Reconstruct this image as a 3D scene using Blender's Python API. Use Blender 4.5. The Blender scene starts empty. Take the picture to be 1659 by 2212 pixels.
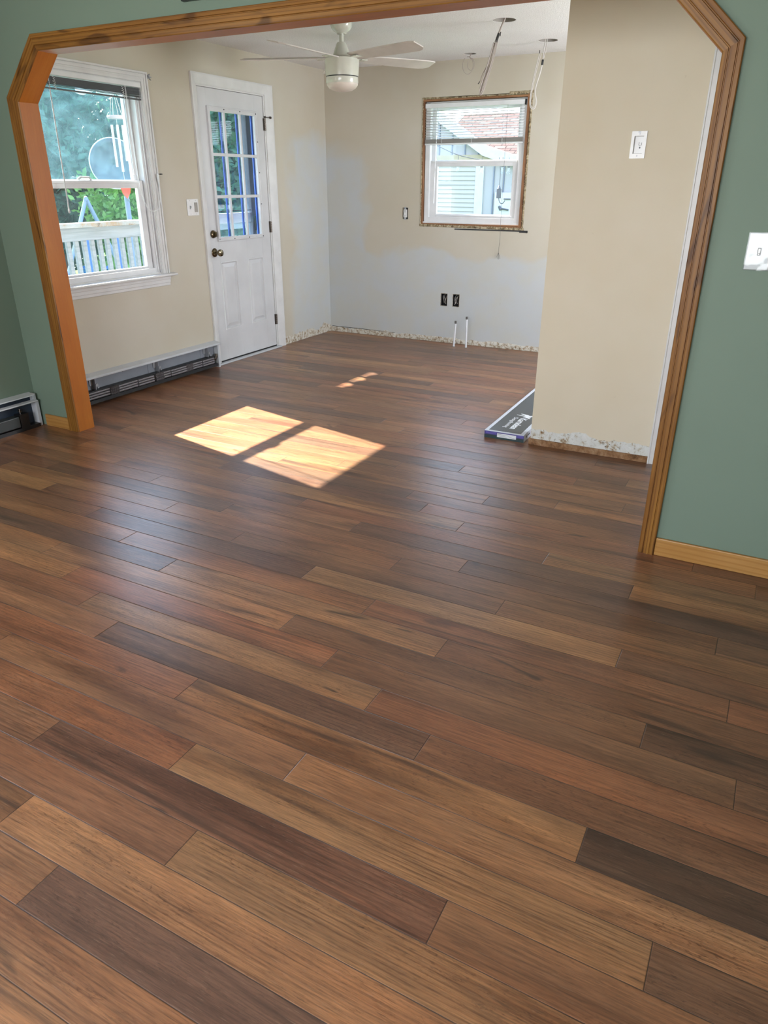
import bpy, math, random
from mathutils import Vector, Matrix, noise as mnoise
R = math.radians
scene = bpy.context.scene
COL = scene.collection

# ------------------------------------------------------------------ camera
F_PX = 1543.4
YAW, PITCH, ROLL = -0.488112, 0.430266, 0.002064
CAM = Vector((4.05597, -2.83366, 1.39561))
cy, sy, cp, sp, cr, sr = math.cos(YAW), math.sin(YAW), math.cos(PITCH), math.sin(PITCH), math.cos(ROLL), math.sin(ROLL)
fwd = Vector((sy*cp, cy*cp, -sp)); rgt0 = Vector((cy, -sy, 0)); up0 = rgt0.cross(fwd)
rgt = rgt0*cr + up0*sr; upv = -rgt0*sr + up0*cr
cd = bpy.data.cameras.new('camera'); cam = bpy.data.objects.new('camera', cd); COL.objects.link(cam)
cd.sensor_fit = 'VERTICAL'; cd.sensor_height = 24.0; cd.lens = F_PX/2212*24.0
cd.clip_start = 0.02; cd.clip_end = 200
cam.matrix_world = Matrix(((rgt.x, upv.x, -fwd.x, CAM.x), (rgt.y, upv.y, -fwd.y, CAM.y), (rgt.z, upv.z, -fwd.z, CAM.z), (0, 0, 0, 1)))
scene.camera = cam

# ------------------------------------------------------------------ world, sun, window and fill light
SKY = 5.0
SUN = 36.0
SUNDIR = Vector((1.17, -0.267, -1.0)).normalized()
scene.view_settings.view_transform = 'Standard'
scene.view_settings.look = 'None'
scene.view_settings.exposure = 0.5
scene.view_settings.gamma = 1.0
scene.view_settings.use_curve_mapping = False
w = bpy.data.worlds.new('sky'); scene.world = w; w.use_nodes = True
nt = w.node_tree; nt.nodes.clear()
tc = nt.nodes.new('ShaderNodeTexCoord'); sx = nt.nodes.new('ShaderNodeSeparateXYZ')
rm = nt.nodes.new('ShaderNodeValToRGB')
rm.color_ramp.elements[0].position = 0.0; rm.color_ramp.elements[0].color = (0.84, 0.91, 1.0, 1)
rm.color_ramp.elements[1].position = 0.7; rm.color_ramp.elements[1].color = (0.46, 0.66, 1.0, 1)
bg = nt.nodes.new('ShaderNodeBackground'); bg.inputs[1].default_value = SKY
wo = nt.nodes.new('ShaderNodeOutputWorld')
nt.links.new(tc.outputs['Generated'], sx.inputs[0]); nt.links.new(sx.outputs[2], rm.inputs[0])
nt.links.new(rm.outputs[0], bg.inputs[0]); nt.links.new(bg.outputs[0], wo.inputs[0])

ld = bpy.data.lights.new('sun', 'SUN'); ld.energy = SUN; ld.angle = R(0.6); ld.color = (1.0, 0.90, 0.74)
lo = bpy.data.objects.new('sun', ld); COL.objects.link(lo)
lo.rotation_euler = SUNDIR.to_track_quat('-Z', 'Y').to_euler()

def area(name, loc, direction, sx_, sy_, power, color):
    d = bpy.data.lights.new(name, 'AREA'); d.shape = 'RECTANGLE'; d.size = sx_; d.size_y = sy_
    d.energy = power; d.color = color
    o = bpy.data.objects.new(name, d); COL.objects.link(o); o.location = loc
    o.rotation_euler = Vector(direction).to_track_quat('-Z', 'Z').to_euler()
    return o
# living side daylight; rear and kitchen lamps added as fill at unseen windows
area('daylight_living_side', (-0.16, -2.75, 1.45), (1, 0, -0.15), 1.7, 1.3, 25, (0.90, 0.95, 1.0))
area('fill_living_rear', (2.9, -4.75, 1.4), (0, 1, -0.05), 2.6, 1.5, 70, (1.0, 0.99, 0.97))
area('fill_kitchen_side', (4.42, 2.45, 1.5), (-1, 0, -0.05), 1.5, 1.0, 80, (0.94, 0.97, 1.0))

# ------------------------------------------------------------------ mesh builder
class MB:
    def __init__(s): s.v = []; s.f = []; s.uv = {}
    def add(s, vs, fs, uvs=None):
        o = len(s.v); s.v += [tuple(p) for p in vs]
        for i, f in enumerate(fs):
            if uvs is not None: s.uv[len(s.f)] = uvs[i]
            s.f.append(tuple(o+j for j in f))
        return s
    def box(s, a, b):
        x0, y0, z0 = [min(a[i], b[i]) for i in range(3)]; x1, y1, z1 = [max(a[i], b[i]) for i in range(3)]
        return s.add([(x0,y0,z0),(x1,y0,z0),(x1,y1,z0),(x0,y1,z0),(x0,y0,z1),(x1,y0,z1),(x1,y1,z1),(x0,y1,z1)],
              [(0,3,2,1),(4,5,6,7),(0,1,5,4),(1,2,6,5),(2,3,7,6),(3,0,4,7)])
    def prism(s, poly, axis, a, b):
        # poly: 2D points; axis 0: (y,z), 1: (x,z), 2: (x,y)
        def P(p, t):
            return (t, p[0], p[1]) if axis == 0 else (p[0], t, p[1]) if axis == 1 else (p[0], p[1], t)
        n = len(poly); vs = [P(p, a) for p in poly]+[P(p, b) for p in poly]
        return s.add(vs, [tuple(range(n))[::-1], tuple(range(n, 2*n))]+[(i, (i+1) % n, n+(i+1) % n, n+i) for i in range(n)])
    def tube(s, pts, r, seg=8, caps=True):
        pts = [Vector(p) for p in pts]; n = len(pts); rs = r if isinstance(r, (list, tuple)) else [r]*n
        t0 = (pts[1]-pts[0]).normalized()
        nrm = t0.orthogonal().normalized(); vs = []
        for i, p in enumerate(pts):
            t = ((pts[min(i+1, n-1)]-p).normalized() + (p-pts[max(i-1, 0)]).normalized())
            if t.length < 1e-6: t = t0
            t.normalize(); nrm = (nrm - t*nrm.dot(t)).normalized(); bn = t.cross(nrm)
            for k in range(seg):
                a = 2*math.pi*k/seg; vs.append(p + (nrm*math.cos(a)+bn*math.sin(a))*rs[i])
        fs = [(i*seg+k, i*seg+(k+1) % seg, (i+1)*seg+(k+1) % seg, (i+1)*seg+k) for i in range(n-1) for k in range(seg)]
        if caps: fs += [tuple(range(seg))[::-1], tuple((n-1)*seg+k for k in range(seg))]
        return s.add(vs, fs)
    def lathe(s, prof, c=(0,0,0), axis='Z', seg=32):
        vs = []
        for (r, h) in prof:
            for k in range(seg):
                a = 2*math.pi*k/seg; x, y = r*math.cos(a), r*math.sin(a)
                p = (x, y, h) if axis == 'Z' else (h, x, y) if axis == 'X' else (y, h, x)
                vs.append((c[0]+p[0], c[1]+p[1], c[2]+p[2]))
        n = len(prof)
        fs = [(i*seg+k, i*seg+(k+1) % seg, (i+1)*seg+(k+1) % seg, (i+1)*seg+k) for i in range(n-1) for k in range(seg)]
        fs += [tuple(range(seg))[::-1], tuple((n-1)*seg+k for k in range(seg))]
        return s.add(vs, fs)
    def build(s, name, mat, parent=None, bevel=0, smooth=False, kind=None):
        me = bpy.data.meshes.new(name); me.from_pydata(s.v, [], s.f); me.validate(); 
        for m in (mat if isinstance(mat, list) else [mat]): me.materials.append(m)
        if s.uv and len(me.polygons) == len(s.f):
            l = me.uv_layers.new(name='grain')
            for fi, uvs in s.uv.items():
                p = me.polygons[fi]
                for j, li in enumerate(p.loop_indices): l.data[li].uv = uvs[j]
        if smooth:
            for p in me.polygons: p.use_smooth = True
        o = bpy.data.objects.new(name, me); COL.objects.link(o)
        if parent: o.parent = parent
        if bevel:
            b = o.modifiers.new('bevel', 'BEVEL'); b.width = bevel; b.segments = 2; b.limit_method = 'ANGLE'; b.angle_limit = R(40)
        if smooth and smooth != 'all':
            me.set_sharp_from_angle(angle=R(smooth if smooth is not True else 35))
        if kind: o['kind'] = kind
        return o
def empty(name, loc=(0,0,0), rz=0, label=None, cat=None, group=None, kind=None):
    o = bpy.data.objects.new(name, None); COL.objects.link(o); o.location = loc; o.rotation_euler = (0, 0, rz)
    o.empty_display_size = 0.05
    return tag(o, label, cat, group, kind)
def tag(o, label=None, cat=None, group=None, kind=None):
    if label: o['label'] = label
    if cat: o['category'] = cat
    if group: o['group'] = group
    if kind: o['kind'] = kind
    return o
def plabel(o, label): o['label'] = label; return o
def copy_tree(o, parent=None):
    c = o.copy(); COL.objects.link(c); c.parent = parent
    for ch in list(o.children): copy_tree(ch, c)
    return c

# ------------------------------------------------------------------ materials
def srgb(r, g, b):
    f = lambda c: ((c/255+0.055)/1.055)**2.4 if c > 10 else c/255/12.92
    return (f(r), f(g), f(b), 1)
class NM:
    def __init__(s, name, rough=0.5, metal=0, color=(.5,.5,.5,1), spec=0.5):
        s.m = bpy.data.materials.new(name); s.m.use_nodes = True; s.t = s.m.node_tree
        s.b = s.t.nodes['Principled BSDF']; s.out = s.t.nodes['Material Output']
        s.b.inputs['Base Color'].default_value = color; s.b.inputs['Roughness'].default_value = rough
        s.b.inputs['Metallic'].default_value = metal; s.b.inputs['Specular IOR Level'].default_value = spec
    def n(s, t, **k):
        nd = s.t.nodes.new(t)
        for a, v in k.items():
            if a.startswith('i_'):
                key = a[2:]; nd.inputs[int(key) if key.isdigit() else key.replace('_', ' ')].default_value = v
            else: setattr(nd, a, v)
        return nd
    def l(s, a, b): s.t.links.new(a, b)
    def coord(s, kind='Object', scale=(1,1,1), loc=(0,0,0)):
        t = s.n('ShaderNodeTexCoord'); m = s.n('ShaderNodeMapping'); m.inputs['Scale'].default_value = scale; m.inputs['Location'].default_value = loc
        s.l(t.outputs[kind], m.inputs[0]); return m.outputs[0]
    def noise(s, vec, scale=5, detail=4, rough=0.5, dist=0):
        n = s.n('ShaderNodeTexNoise', i_Scale=scale, i_Detail=detail, i_Roughness=rough, i_Distortion=dist)
        if vec is not None: s.l(vec, n.inputs['Vector'])
        return n.outputs[0]
    def ramp(s, fac, stops):
        r = s.n('ShaderNodeValToRGB'); e = r.color_ramp.elements
        while len(e) < len(stops): e.new(0.5)
        for i, (p, c) in enumerate(stops): e[i].position = p; e[i].color = c if len(c) == 4 else (*c, 1)
        s.l(fac, r.inputs[0]); return r.outputs[0]
    def mix(s, fac, a, b, mode='MIX'):
        m = s.n('ShaderNodeMix', data_type='RGBA', blend_type=mode)
        for sock, v in ((m.inputs[0], fac), (m.inputs[6], a), (m.inputs[7], b)):
            if isinstance(v, (int, float)): sock.default_value = v
            elif isinstance(v, tuple): sock.default_value = v
            else: s.l(v, sock)
        return m.outputs[2]
    def math(s, op, a, b=0.0, c=None):
        m = s.n('ShaderNodeMath', operation=op)
        for i, v in enumerate((a, b) if c is None else (a, b, c)):
            if isinstance(v, (int, float)): m.inputs[i].default_value = v
            else: s.l(v, m.inputs[i])
        return m.outputs[0]
    def bump(s, h, strength=0.3, dist=0.002):
        b = s.n('ShaderNodeBump', i_Strength=strength, i_Distance=dist); s.l(h, b.inputs['Height']); s.l(b.outputs[0], s.b.inputs['Normal'])
G = (lambda v: (v, v, v, 1))
def plain(name, color, rough=0.5, metal=0, bscale=60, bstr=0.05, var=0.06, spec=0.5):
    m = NM(name, rough, metal, color, spec); v = m.coord()
    n = m.noise(v, bscale*0.15, 3); c = m.mix(m.ramp(n, [(0.3, G(1-var)), (0.7, G(1.0))]), G(0), color, 'MIX')
    c = m.mix(1.0, color, m.ramp(n, [(0.3, G(1-var*2)), (0.7, G(1.0))]), 'MULTIPLY'); m.l(c, m.b.inputs['Base Color'])
    if bstr: m.bump(m.noise(v, bscale, 3), bstr, 0.001)
    return m.m

def wall_paint(name, mode):
    m = NM(name, 0.62, 0, spec=0.35)
    p = m.coord(); sep = m.n('ShaderNodeSeparateXYZ'); m.l(p, sep.inputs[0])
    n1 = m.noise(p, 1.6, 3, 0.6); n2 = m.noise(p, 6.0, 4)
    cream = m.mix(m.ramp(n1, [(0.35, G(0)), (0.65, G(1))]), CREAM_A, CREAM_B)
    if mode == 'plain': col = m.mix(m.ramp(n1, [(0.35, G(0)), (0.65, G(1))]), (0.64, 0.57, 0.435, 1), (0.67, 0.61, 0.49, 1))  # brighter cream: light missing on the partition is put into the colour
    else:
        wob = m.math('ADD', m.math('MULTIPLY', m.math('SUBTRACT', n1, 0.5), 0.55), m.math('MULTIPLY', m.math('SUBTRACT', n2, 0.5), 0.10))
        if mode == 'back':
            lo_ = m.math('SUBTRACT', m.math('ADD', sep.outputs[2], wob), 0.79)      # bare primer below
            a = m.ramp(lo_, [(0.0, G(1)), (0.06, G(0))])
            xx = m.math('ADD', sep.outputs[0], wob)
            b1 = m.ramp(m.math('SUBTRACT', xx, 0.42), [(0.0, G(1)), (0.07, G(0))])
            b2 = m.ramp(m.math('SUBTRACT', m.math('ADD', sep.outputs[2], wob), 1.62), [(0.0, G(1)), (0.1, G(0))])
            b = m.mix(1.0, b1, b2, 'MULTIPLY')
            mask = m.mix(1.0, a, b, 'LIGHTEN')
        else:
            yy = m.math('SUBTRACT', m.math('ADD', sep.outputs[1], wob), 2.95)
            a = m.ramp(yy, [(0.0, G(0)), (0.12, G(1))])
            b = m.ramp(m.math('SUBTRACT', m.math('ADD', sep.outputs[2], wob), 1.68), [(0.0, G(1)), (0.12, G(0))])
            mask = m.mix(1.0, a, b, 'MULTIPLY')
        prim = m.mix(m.ramp(n2, [(0.4, G(0)), (0.62, G(1))]), PRIMER_A, PRIMER_SKYLIT)
        col = m.mix(mask, cream, prim)
    # small scuffs
    sc = m.noise(m.coord(scale=(1, 1, 0.5)), 14, 5, 0.7)
    col = m.mix(m.ramp(sc, [(0.70, G(0)), (0.78, G(0.25))]), col, srgb(150, 135, 115))
    m.l(col, m.b.inputs['Base Color'])
    m.bump(m.math('ADD', m.noise(p, 55, 4), m.math('MULTIPLY', m.noise(p, 9, 3), 2.0)), 0.10, 0.004)
    return m.m
CREAM_A = (0.490, 0.445, 0.355, 1); CREAM_B = (0.515, 0.480, 0.405, 1)
PRIMER_A = (0.495, 0.50, 0.475, 1); PRIMER_SKYLIT = (0.485, 0.505, 0.515, 1)  # second primer tone has the blue of the skylight put in

def green_paint():
    m = NM('green_paint', 0.6, 0, spec=0.3); p = m.coord()
    n = m.noise(p, 2.5, 3); m.l(m.mix(n, (0.150, 0.205, 0.158, 1), (0.168, 0.228, 0.178, 1)), m.b.inputs['Base Color'])
    m.bump(m.noise(p, 70, 4), 0.10, 0.002); return m.m
def ceiling_mat():
    m = NM('stipple_ceiling', 0.85, 0, spec=0.2); p = m.coord()
    n = m.noise(p, 130, 5, 0.7); n1 = m.noise(p, 2.0, 3)
    c = m.mix(m.ramp(n, [(0.30, G(0)), (0.55, G(1))]), (0.66, 0.65, 0.64, 1), (0.86, 0.85, 0.84, 1))
    c = m.mix(m.ramp(n1, [(0.4, G(0)), (0.7, G(0.15))]), c, (0.55, 0.50, 0.46, 1)); m.l(c, m.b.inputs['Base Color'])
    m.bump(n, 0.9, 0.006); return m.m
def pine(name, c_lo, c_hi, c_dark, rough=0.33, knots=True, vs=1.0, rm=0.38):
    m = NM(name, rough, 0, spec=0.28)
    t = m.n('ShaderNodeTexCoord'); mp = m.n('ShaderNodeMapping'); mp.inputs['Scale'].default_value = (1, 1, 1); m.l(t.outputs['UV'], mp.inputs[0])
    def st(sx_, sy_):
        k = m.n('ShaderNodeMapping'); k.inputs['Scale'].default_value = (sx_, sy_, 1); m.l(mp.outputs[0], k.inputs[0]); return k.outputs[0]
    broad = m.noise(st(1.6, 14*vs), 1.0, 3, 0.5, 0.6)
    rings = m.n('ShaderNodeTexWave', wave_type='BANDS', bands_direction='Y', i_Scale=1.0, i_Distortion=5.0, i_Detail=2.0)
    rings.inputs['Detail Scale'].default_value = 0.6
    m.l(st(1.3, 20*vs), rings.inputs['Vector'])
    fine = m.noise(st(8, 240), 1.0, 3, 0.6)
    c = m.mix(m.ramp(broad, [(0.35, G(0)), (0.65, G(1))]), c_lo, c_hi)
    c = m.mix(m.math('MULTIPLY', m.ramp(rings.outputs[1], [(0.55, G(0)), (0.98, G(1))]), rm), c, c_dark)
    if knots:
        kn = m.noise(st(2.6, 13), 1.0, 1, 0.4, 1.8)
        c = m.mix(m.ramp(kn, [(0.57, G(0)), (0.67, G(0.65))]), c, tuple(x*0.45 for x in c_dark[:3])+(1,))
    c = m.mix(1.0, c, m.ramp(fine, [(0.3, G(0.86)), (0.7, G(1))]), 'MULTIPLY')
    m.l(c, m.b.inputs['Base Color']); m.bump(fine, 0.06, 0.0006); return m.m
def glass_mat(name, haze=0.05, tint=(0.975, 0.985, 0.99, 1), streak=True):
    m = NM(name); t = m.t; t.nodes.remove(m.b)
    tr = m.n('ShaderNodeBsdfTransparent'); tr.inputs[0].default_value = tint
    gl = m.n('ShaderNodeBsdfGlossy'); gl.inputs['Roughness'].default_value = 0.02
    lw = m.n('ShaderNodeLayerWeight'); lw.inputs[0].default_value = 0.5
    fr = m.math('ADD', m.math('MULTIPLY', m.math('POWER', lw.outputs[1], 5.0), 0.9), 0.03)
    mx = m.n('ShaderNodeMixShader'); m.l(fr, mx.inputs[0]); m.l(tr.outputs[0], mx.inputs[1]); m.l(gl.outputs[0], mx.inputs[2])
    df = m.n('ShaderNodeBsdfTranslucent'); df.inputs[0].default_value = (0.32, 0.66, 0.85, 1)  # teal veil: glare haze put into the glass colour
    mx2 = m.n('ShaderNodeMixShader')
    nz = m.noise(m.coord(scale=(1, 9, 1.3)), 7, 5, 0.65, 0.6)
    m.l(m.ramp(nz, [(0.35, G(haze*0.5)), (0.75, G(haze*1.9))]), mx2.inputs[0])
    m.l(mx.outputs[0], mx2.inputs[1]); m.l(df.outputs[0], mx2.inputs[2]); m.l(mx2.outputs[0], m.out.inputs[0])
    return m.m
def floor_mat():
    m = NM('wood_plank_vinyl', 0.36, 0, spec=0.8)
    at = m.n('ShaderNodeAttribute', attribute_name='tone'); sd = m.n('ShaderNodeAttribute', attribute_name='seed')
    tcn = m.n('ShaderNodeTexCoord')
    off = m.n('ShaderNodeVectorMath', operation='ADD'); m.l(tcn.outputs['Object'], off.inputs[0]); m.l(sd.outputs['Vector'], off.inputs[1])
    def st(a, b):
        k = m.n('ShaderNodeMapping'); k.inputs['Scale'].default_value = (a, b, 1); m.l(off.outputs[0], k.inputs[0]); return k.outputs[0]
    broad = m.noise(st(1.3, 11), 1.0, 3, 0.55, 0.4)
    mid = m.noise(st(5, 120), 1.0, 5, 0.7, 0.8)
    pore = m.noise(st(17, 360), 1.0, 3, 0.65)
    fineg = m.noise(st(9, 210), 1.0, 4, 0.7, 0.6)
    flame = m.n('ShaderNodeTexWave', wave_type='BANDS', bands_direction='Y', i_Scale=1.0, i_Distortion=7.0, i_Detail=1.5)
    flame.inputs['Detail Scale'].default_value = 0.45; flame.inputs['Detail Roughness'].default_value = 0.5
    m.l(st(1.5, 24), flame.inputs['Vector'])
    streak = m.noise(st(0.9, 16), 1.0, 2, 0.5, 1.0)
    knot = m.noise(st(2.6, 11), 1.0, 2, 0.5, 1.2)
    curl = m.noise(st(24, 110), 1.0, 3, 0.7, 2.0)
    c = at.outputs['Color']
    c = m.mix(1.0, c, m.ramp(broad, [(0.26, (0.48, 0.40, 0.36, 1)), (0.44, (0.92, 0.88, 0.85, 1)), (0.56, (1.08, 1.05, 1.0, 1)), (0.74, (1.42, 1.42, 1.34, 1))]), 'MULTIPLY')
    hue = m.noise(st(0.7, 5), 1.0, 2, 0.5)
    c = m.mix(1.0, c, m.ramp(hue, [(0.36, (1.06, 0.97, 0.90, 1)), (0.52, G(1.0)), (0.66, (0.95, 1.00, 1.06, 1))]), 'MULTIPLY')
    c = m.mix(1.0, c, m.ramp(mid, [(0.30, G(0.76)), (0.5, G(0.99)), (0.72, (1.20, 1.17, 1.12, 1))]), 'MULTIPLY')
    c = m.mix(1.0, c, m.ramp(fineg, [(0.32, G(0.62)), (0.5, G(1.0)), (0.68, G(1.30))]), 'MULTIPLY')
    fm = m.math('MULTIPLY', m.ramp(flame.outputs[1], [(0.0, G(1)), (0.28, G(0))]), m.ramp(m.noise(st(0.8, 4), 1.0, 1), [(0.44, G(0)), (0.58, G(0.5))]))
    c = m.mix(fm, c, m.mix(1.0, c, (0.50, 0.38, 0.33, 1), 'MULTIPLY'))
    c = m.mix(m.ramp(streak, [(0.60, G(0)), (0.72, G(0.70))]), c, (0.040, 0.020, 0.014, 1))
    c = m.mix(m.ramp(knot, [(0.70, G(0)), (0.78, G(0.8))]), c, (0.022, 0.013, 0.010, 1))
    cm = m.math('MULTIPLY', m.ramp(curl, [(0.54, G(0)), (0.66, G(0.7))]), m.ramp(m.noise(st(1.1, 8), 1.0, 1), [(0.46, G(0)), (0.58, G(1))]))
    c = m.mix(cm, c, m.mix(1.0, c, (0.42, 0.36, 0.33, 1), 'MULTIPLY'))
    c = m.mix(m.ramp(pore, [(0.60, G(0)), (0.70, G(0.34))]), c, (0.34, 0.23, 0.16, 1))
    c = m.mix(m.ramp(pore, [(0.30, G(0.55)), (0.42, G(0))]), c, (0.03, 0.018, 0.012, 1))
    # plank edges
    uv = m.n('ShaderNodeUVMap', uv_map='plank'); sp_ = m.n('ShaderNodeSeparateXYZ'); m.l(uv.outputs[0], sp_.inputs[0])
    ed = m.math('MINIMUM', sp_.outputs[0], sp_.outputs[1])
    line = m.ramp(m.math('MULTIPLY', ed, 100.0), [(0.06, G(1)), (0.13, G(0))])
    c = m.mix(m.math('MULTIPLY', line, 0.85), c, (0.02, 0.012, 0.009, 1))
    m.l(c, m.b.inputs['Base Color'])
    rr = m.ramp(mid, [(0.3, G(0.37)), (0.7, G(0.28))]); m.l(rr, m.b.inputs['Roughness'])
    h = m.math('ADD', m.math('MULTIPLY', m.ramp(m.math('MULTIPLY', ed, 100.0), [(0.0, G(0)), (0.22, G(1))]), 1.6), m.math('ADD', m.math('MULTIPLY', pore, 0.10), m.math('MULTIPLY', mid, 0.22)))
    m.bump(h, 0.45, 0.0011)
    return m.m
def damage_mat(name, cols, scale=18):
    m = NM(name, 0.85, spec=0.2); p = m.coord()
    n = m.noise(p, scale, 6, 0.75, 0.4); n2 = m.noise(m.coord(loc=(5, 3, 1)), scale*2.3, 5, 0.7)
    c = m.ramp(n, cols); c = m.mix(m.ramp(n2, [(0.62, G(0)), (0.66, G(0.85))]), c, (0.09, 0.065, 0.045, 1))
    m.l(c, m.b.inputs['Base Color']); m.bump(n, 1.0, 0.008); return m.m
def wood_obj(name, a, b, scale=(3, 30, 30), rough=0.6):
    m = NM(name, rough, spec=0.3); n = m.noise(m.coord(scale=scale), 1.0, 5, 0.65, 0.5)
    m.l(m.mix(m.ramp(n, [(0.35, G(0)), (0.65, G(1))]), a, b), m.b.inputs['Base Color']); m.bump(n, 0.3, 0.001); return m.m
def foliage_mat(name, a, b):
    m = NM(name, 0.6, spec=0.3); p = m.coord(); n = m.noise(p, 1.1, 3, 0.7)
    oi = m.noise(p, 9, 3, 0.8)
    m.l(m.mix(m.ramp(m.math('MULTIPLY', m.math('ADD', n, oi), 0.5), [(0.4, G(0)), (0.6, G(1))]), a, b), m.b.inputs['Base Color'])
    tr = m.n('ShaderNodeBsdfTranslucent'); tr.inputs[0].default_value = (b[0]*1.3, b[1]*1.6, b[2]*0.9, 1)
    mx = m.n('ShaderNodeMixShader'); mx.inputs[0].default_value = 0.35
    m.l(m.b.outputs[0], mx.inputs[1]); m.l(tr.outputs[0], mx.inputs[2]); m.l(mx.outputs[0], m.out.inputs[0]); return m.m
def grass_mat():
    m = NM('lawn_grass', 0.9, spec=0.1); n = m.noise(m.coord(), 4, 6, 0.8)
    m.l(m.mix(n, (0.03, 0.085, 0.02, 1), (0.09, 0.19, 0.04, 1)), m.b.inputs['Base Color']); m.bump(n, 1, 0.03); return m.m
def siding_mat(name, c, kind):
    m = NM(name, 0.6, spec=0.3); n = m.noise(m.coord(scale=(1, 1, 6)), 8, 4)
    m.l(m.mix(n, tuple(x*0.93 for x in c[:3])+(1,), c), m.b.inputs['Base Color']); return m.m
def shingle_mat():
    m = NM('red_shingles', 0.9, spec=0.1)
    br = m.n('ShaderNodeTexBrick', i_Scale=1.0); br.inputs['Brick Width'].default_value = 0.32; br.inputs['Row Height'].default_value = 0.14
    br.inputs['Mortar Size'].default_value = 0.012; br.inputs['Color1'].default_value = (0.075, 0.046, 0.042, 1); br.inputs['Color2'].default_value = (0.115, 0.080, 0.072, 1); br.inputs['Mortar'].default_value = (0.02, 0.014, 0.014, 1)
    m.l(m.coord(), br.inputs['Vector']); m.l(br.outputs[0], m.b.inputs['Base Color']); return m.m

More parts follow.
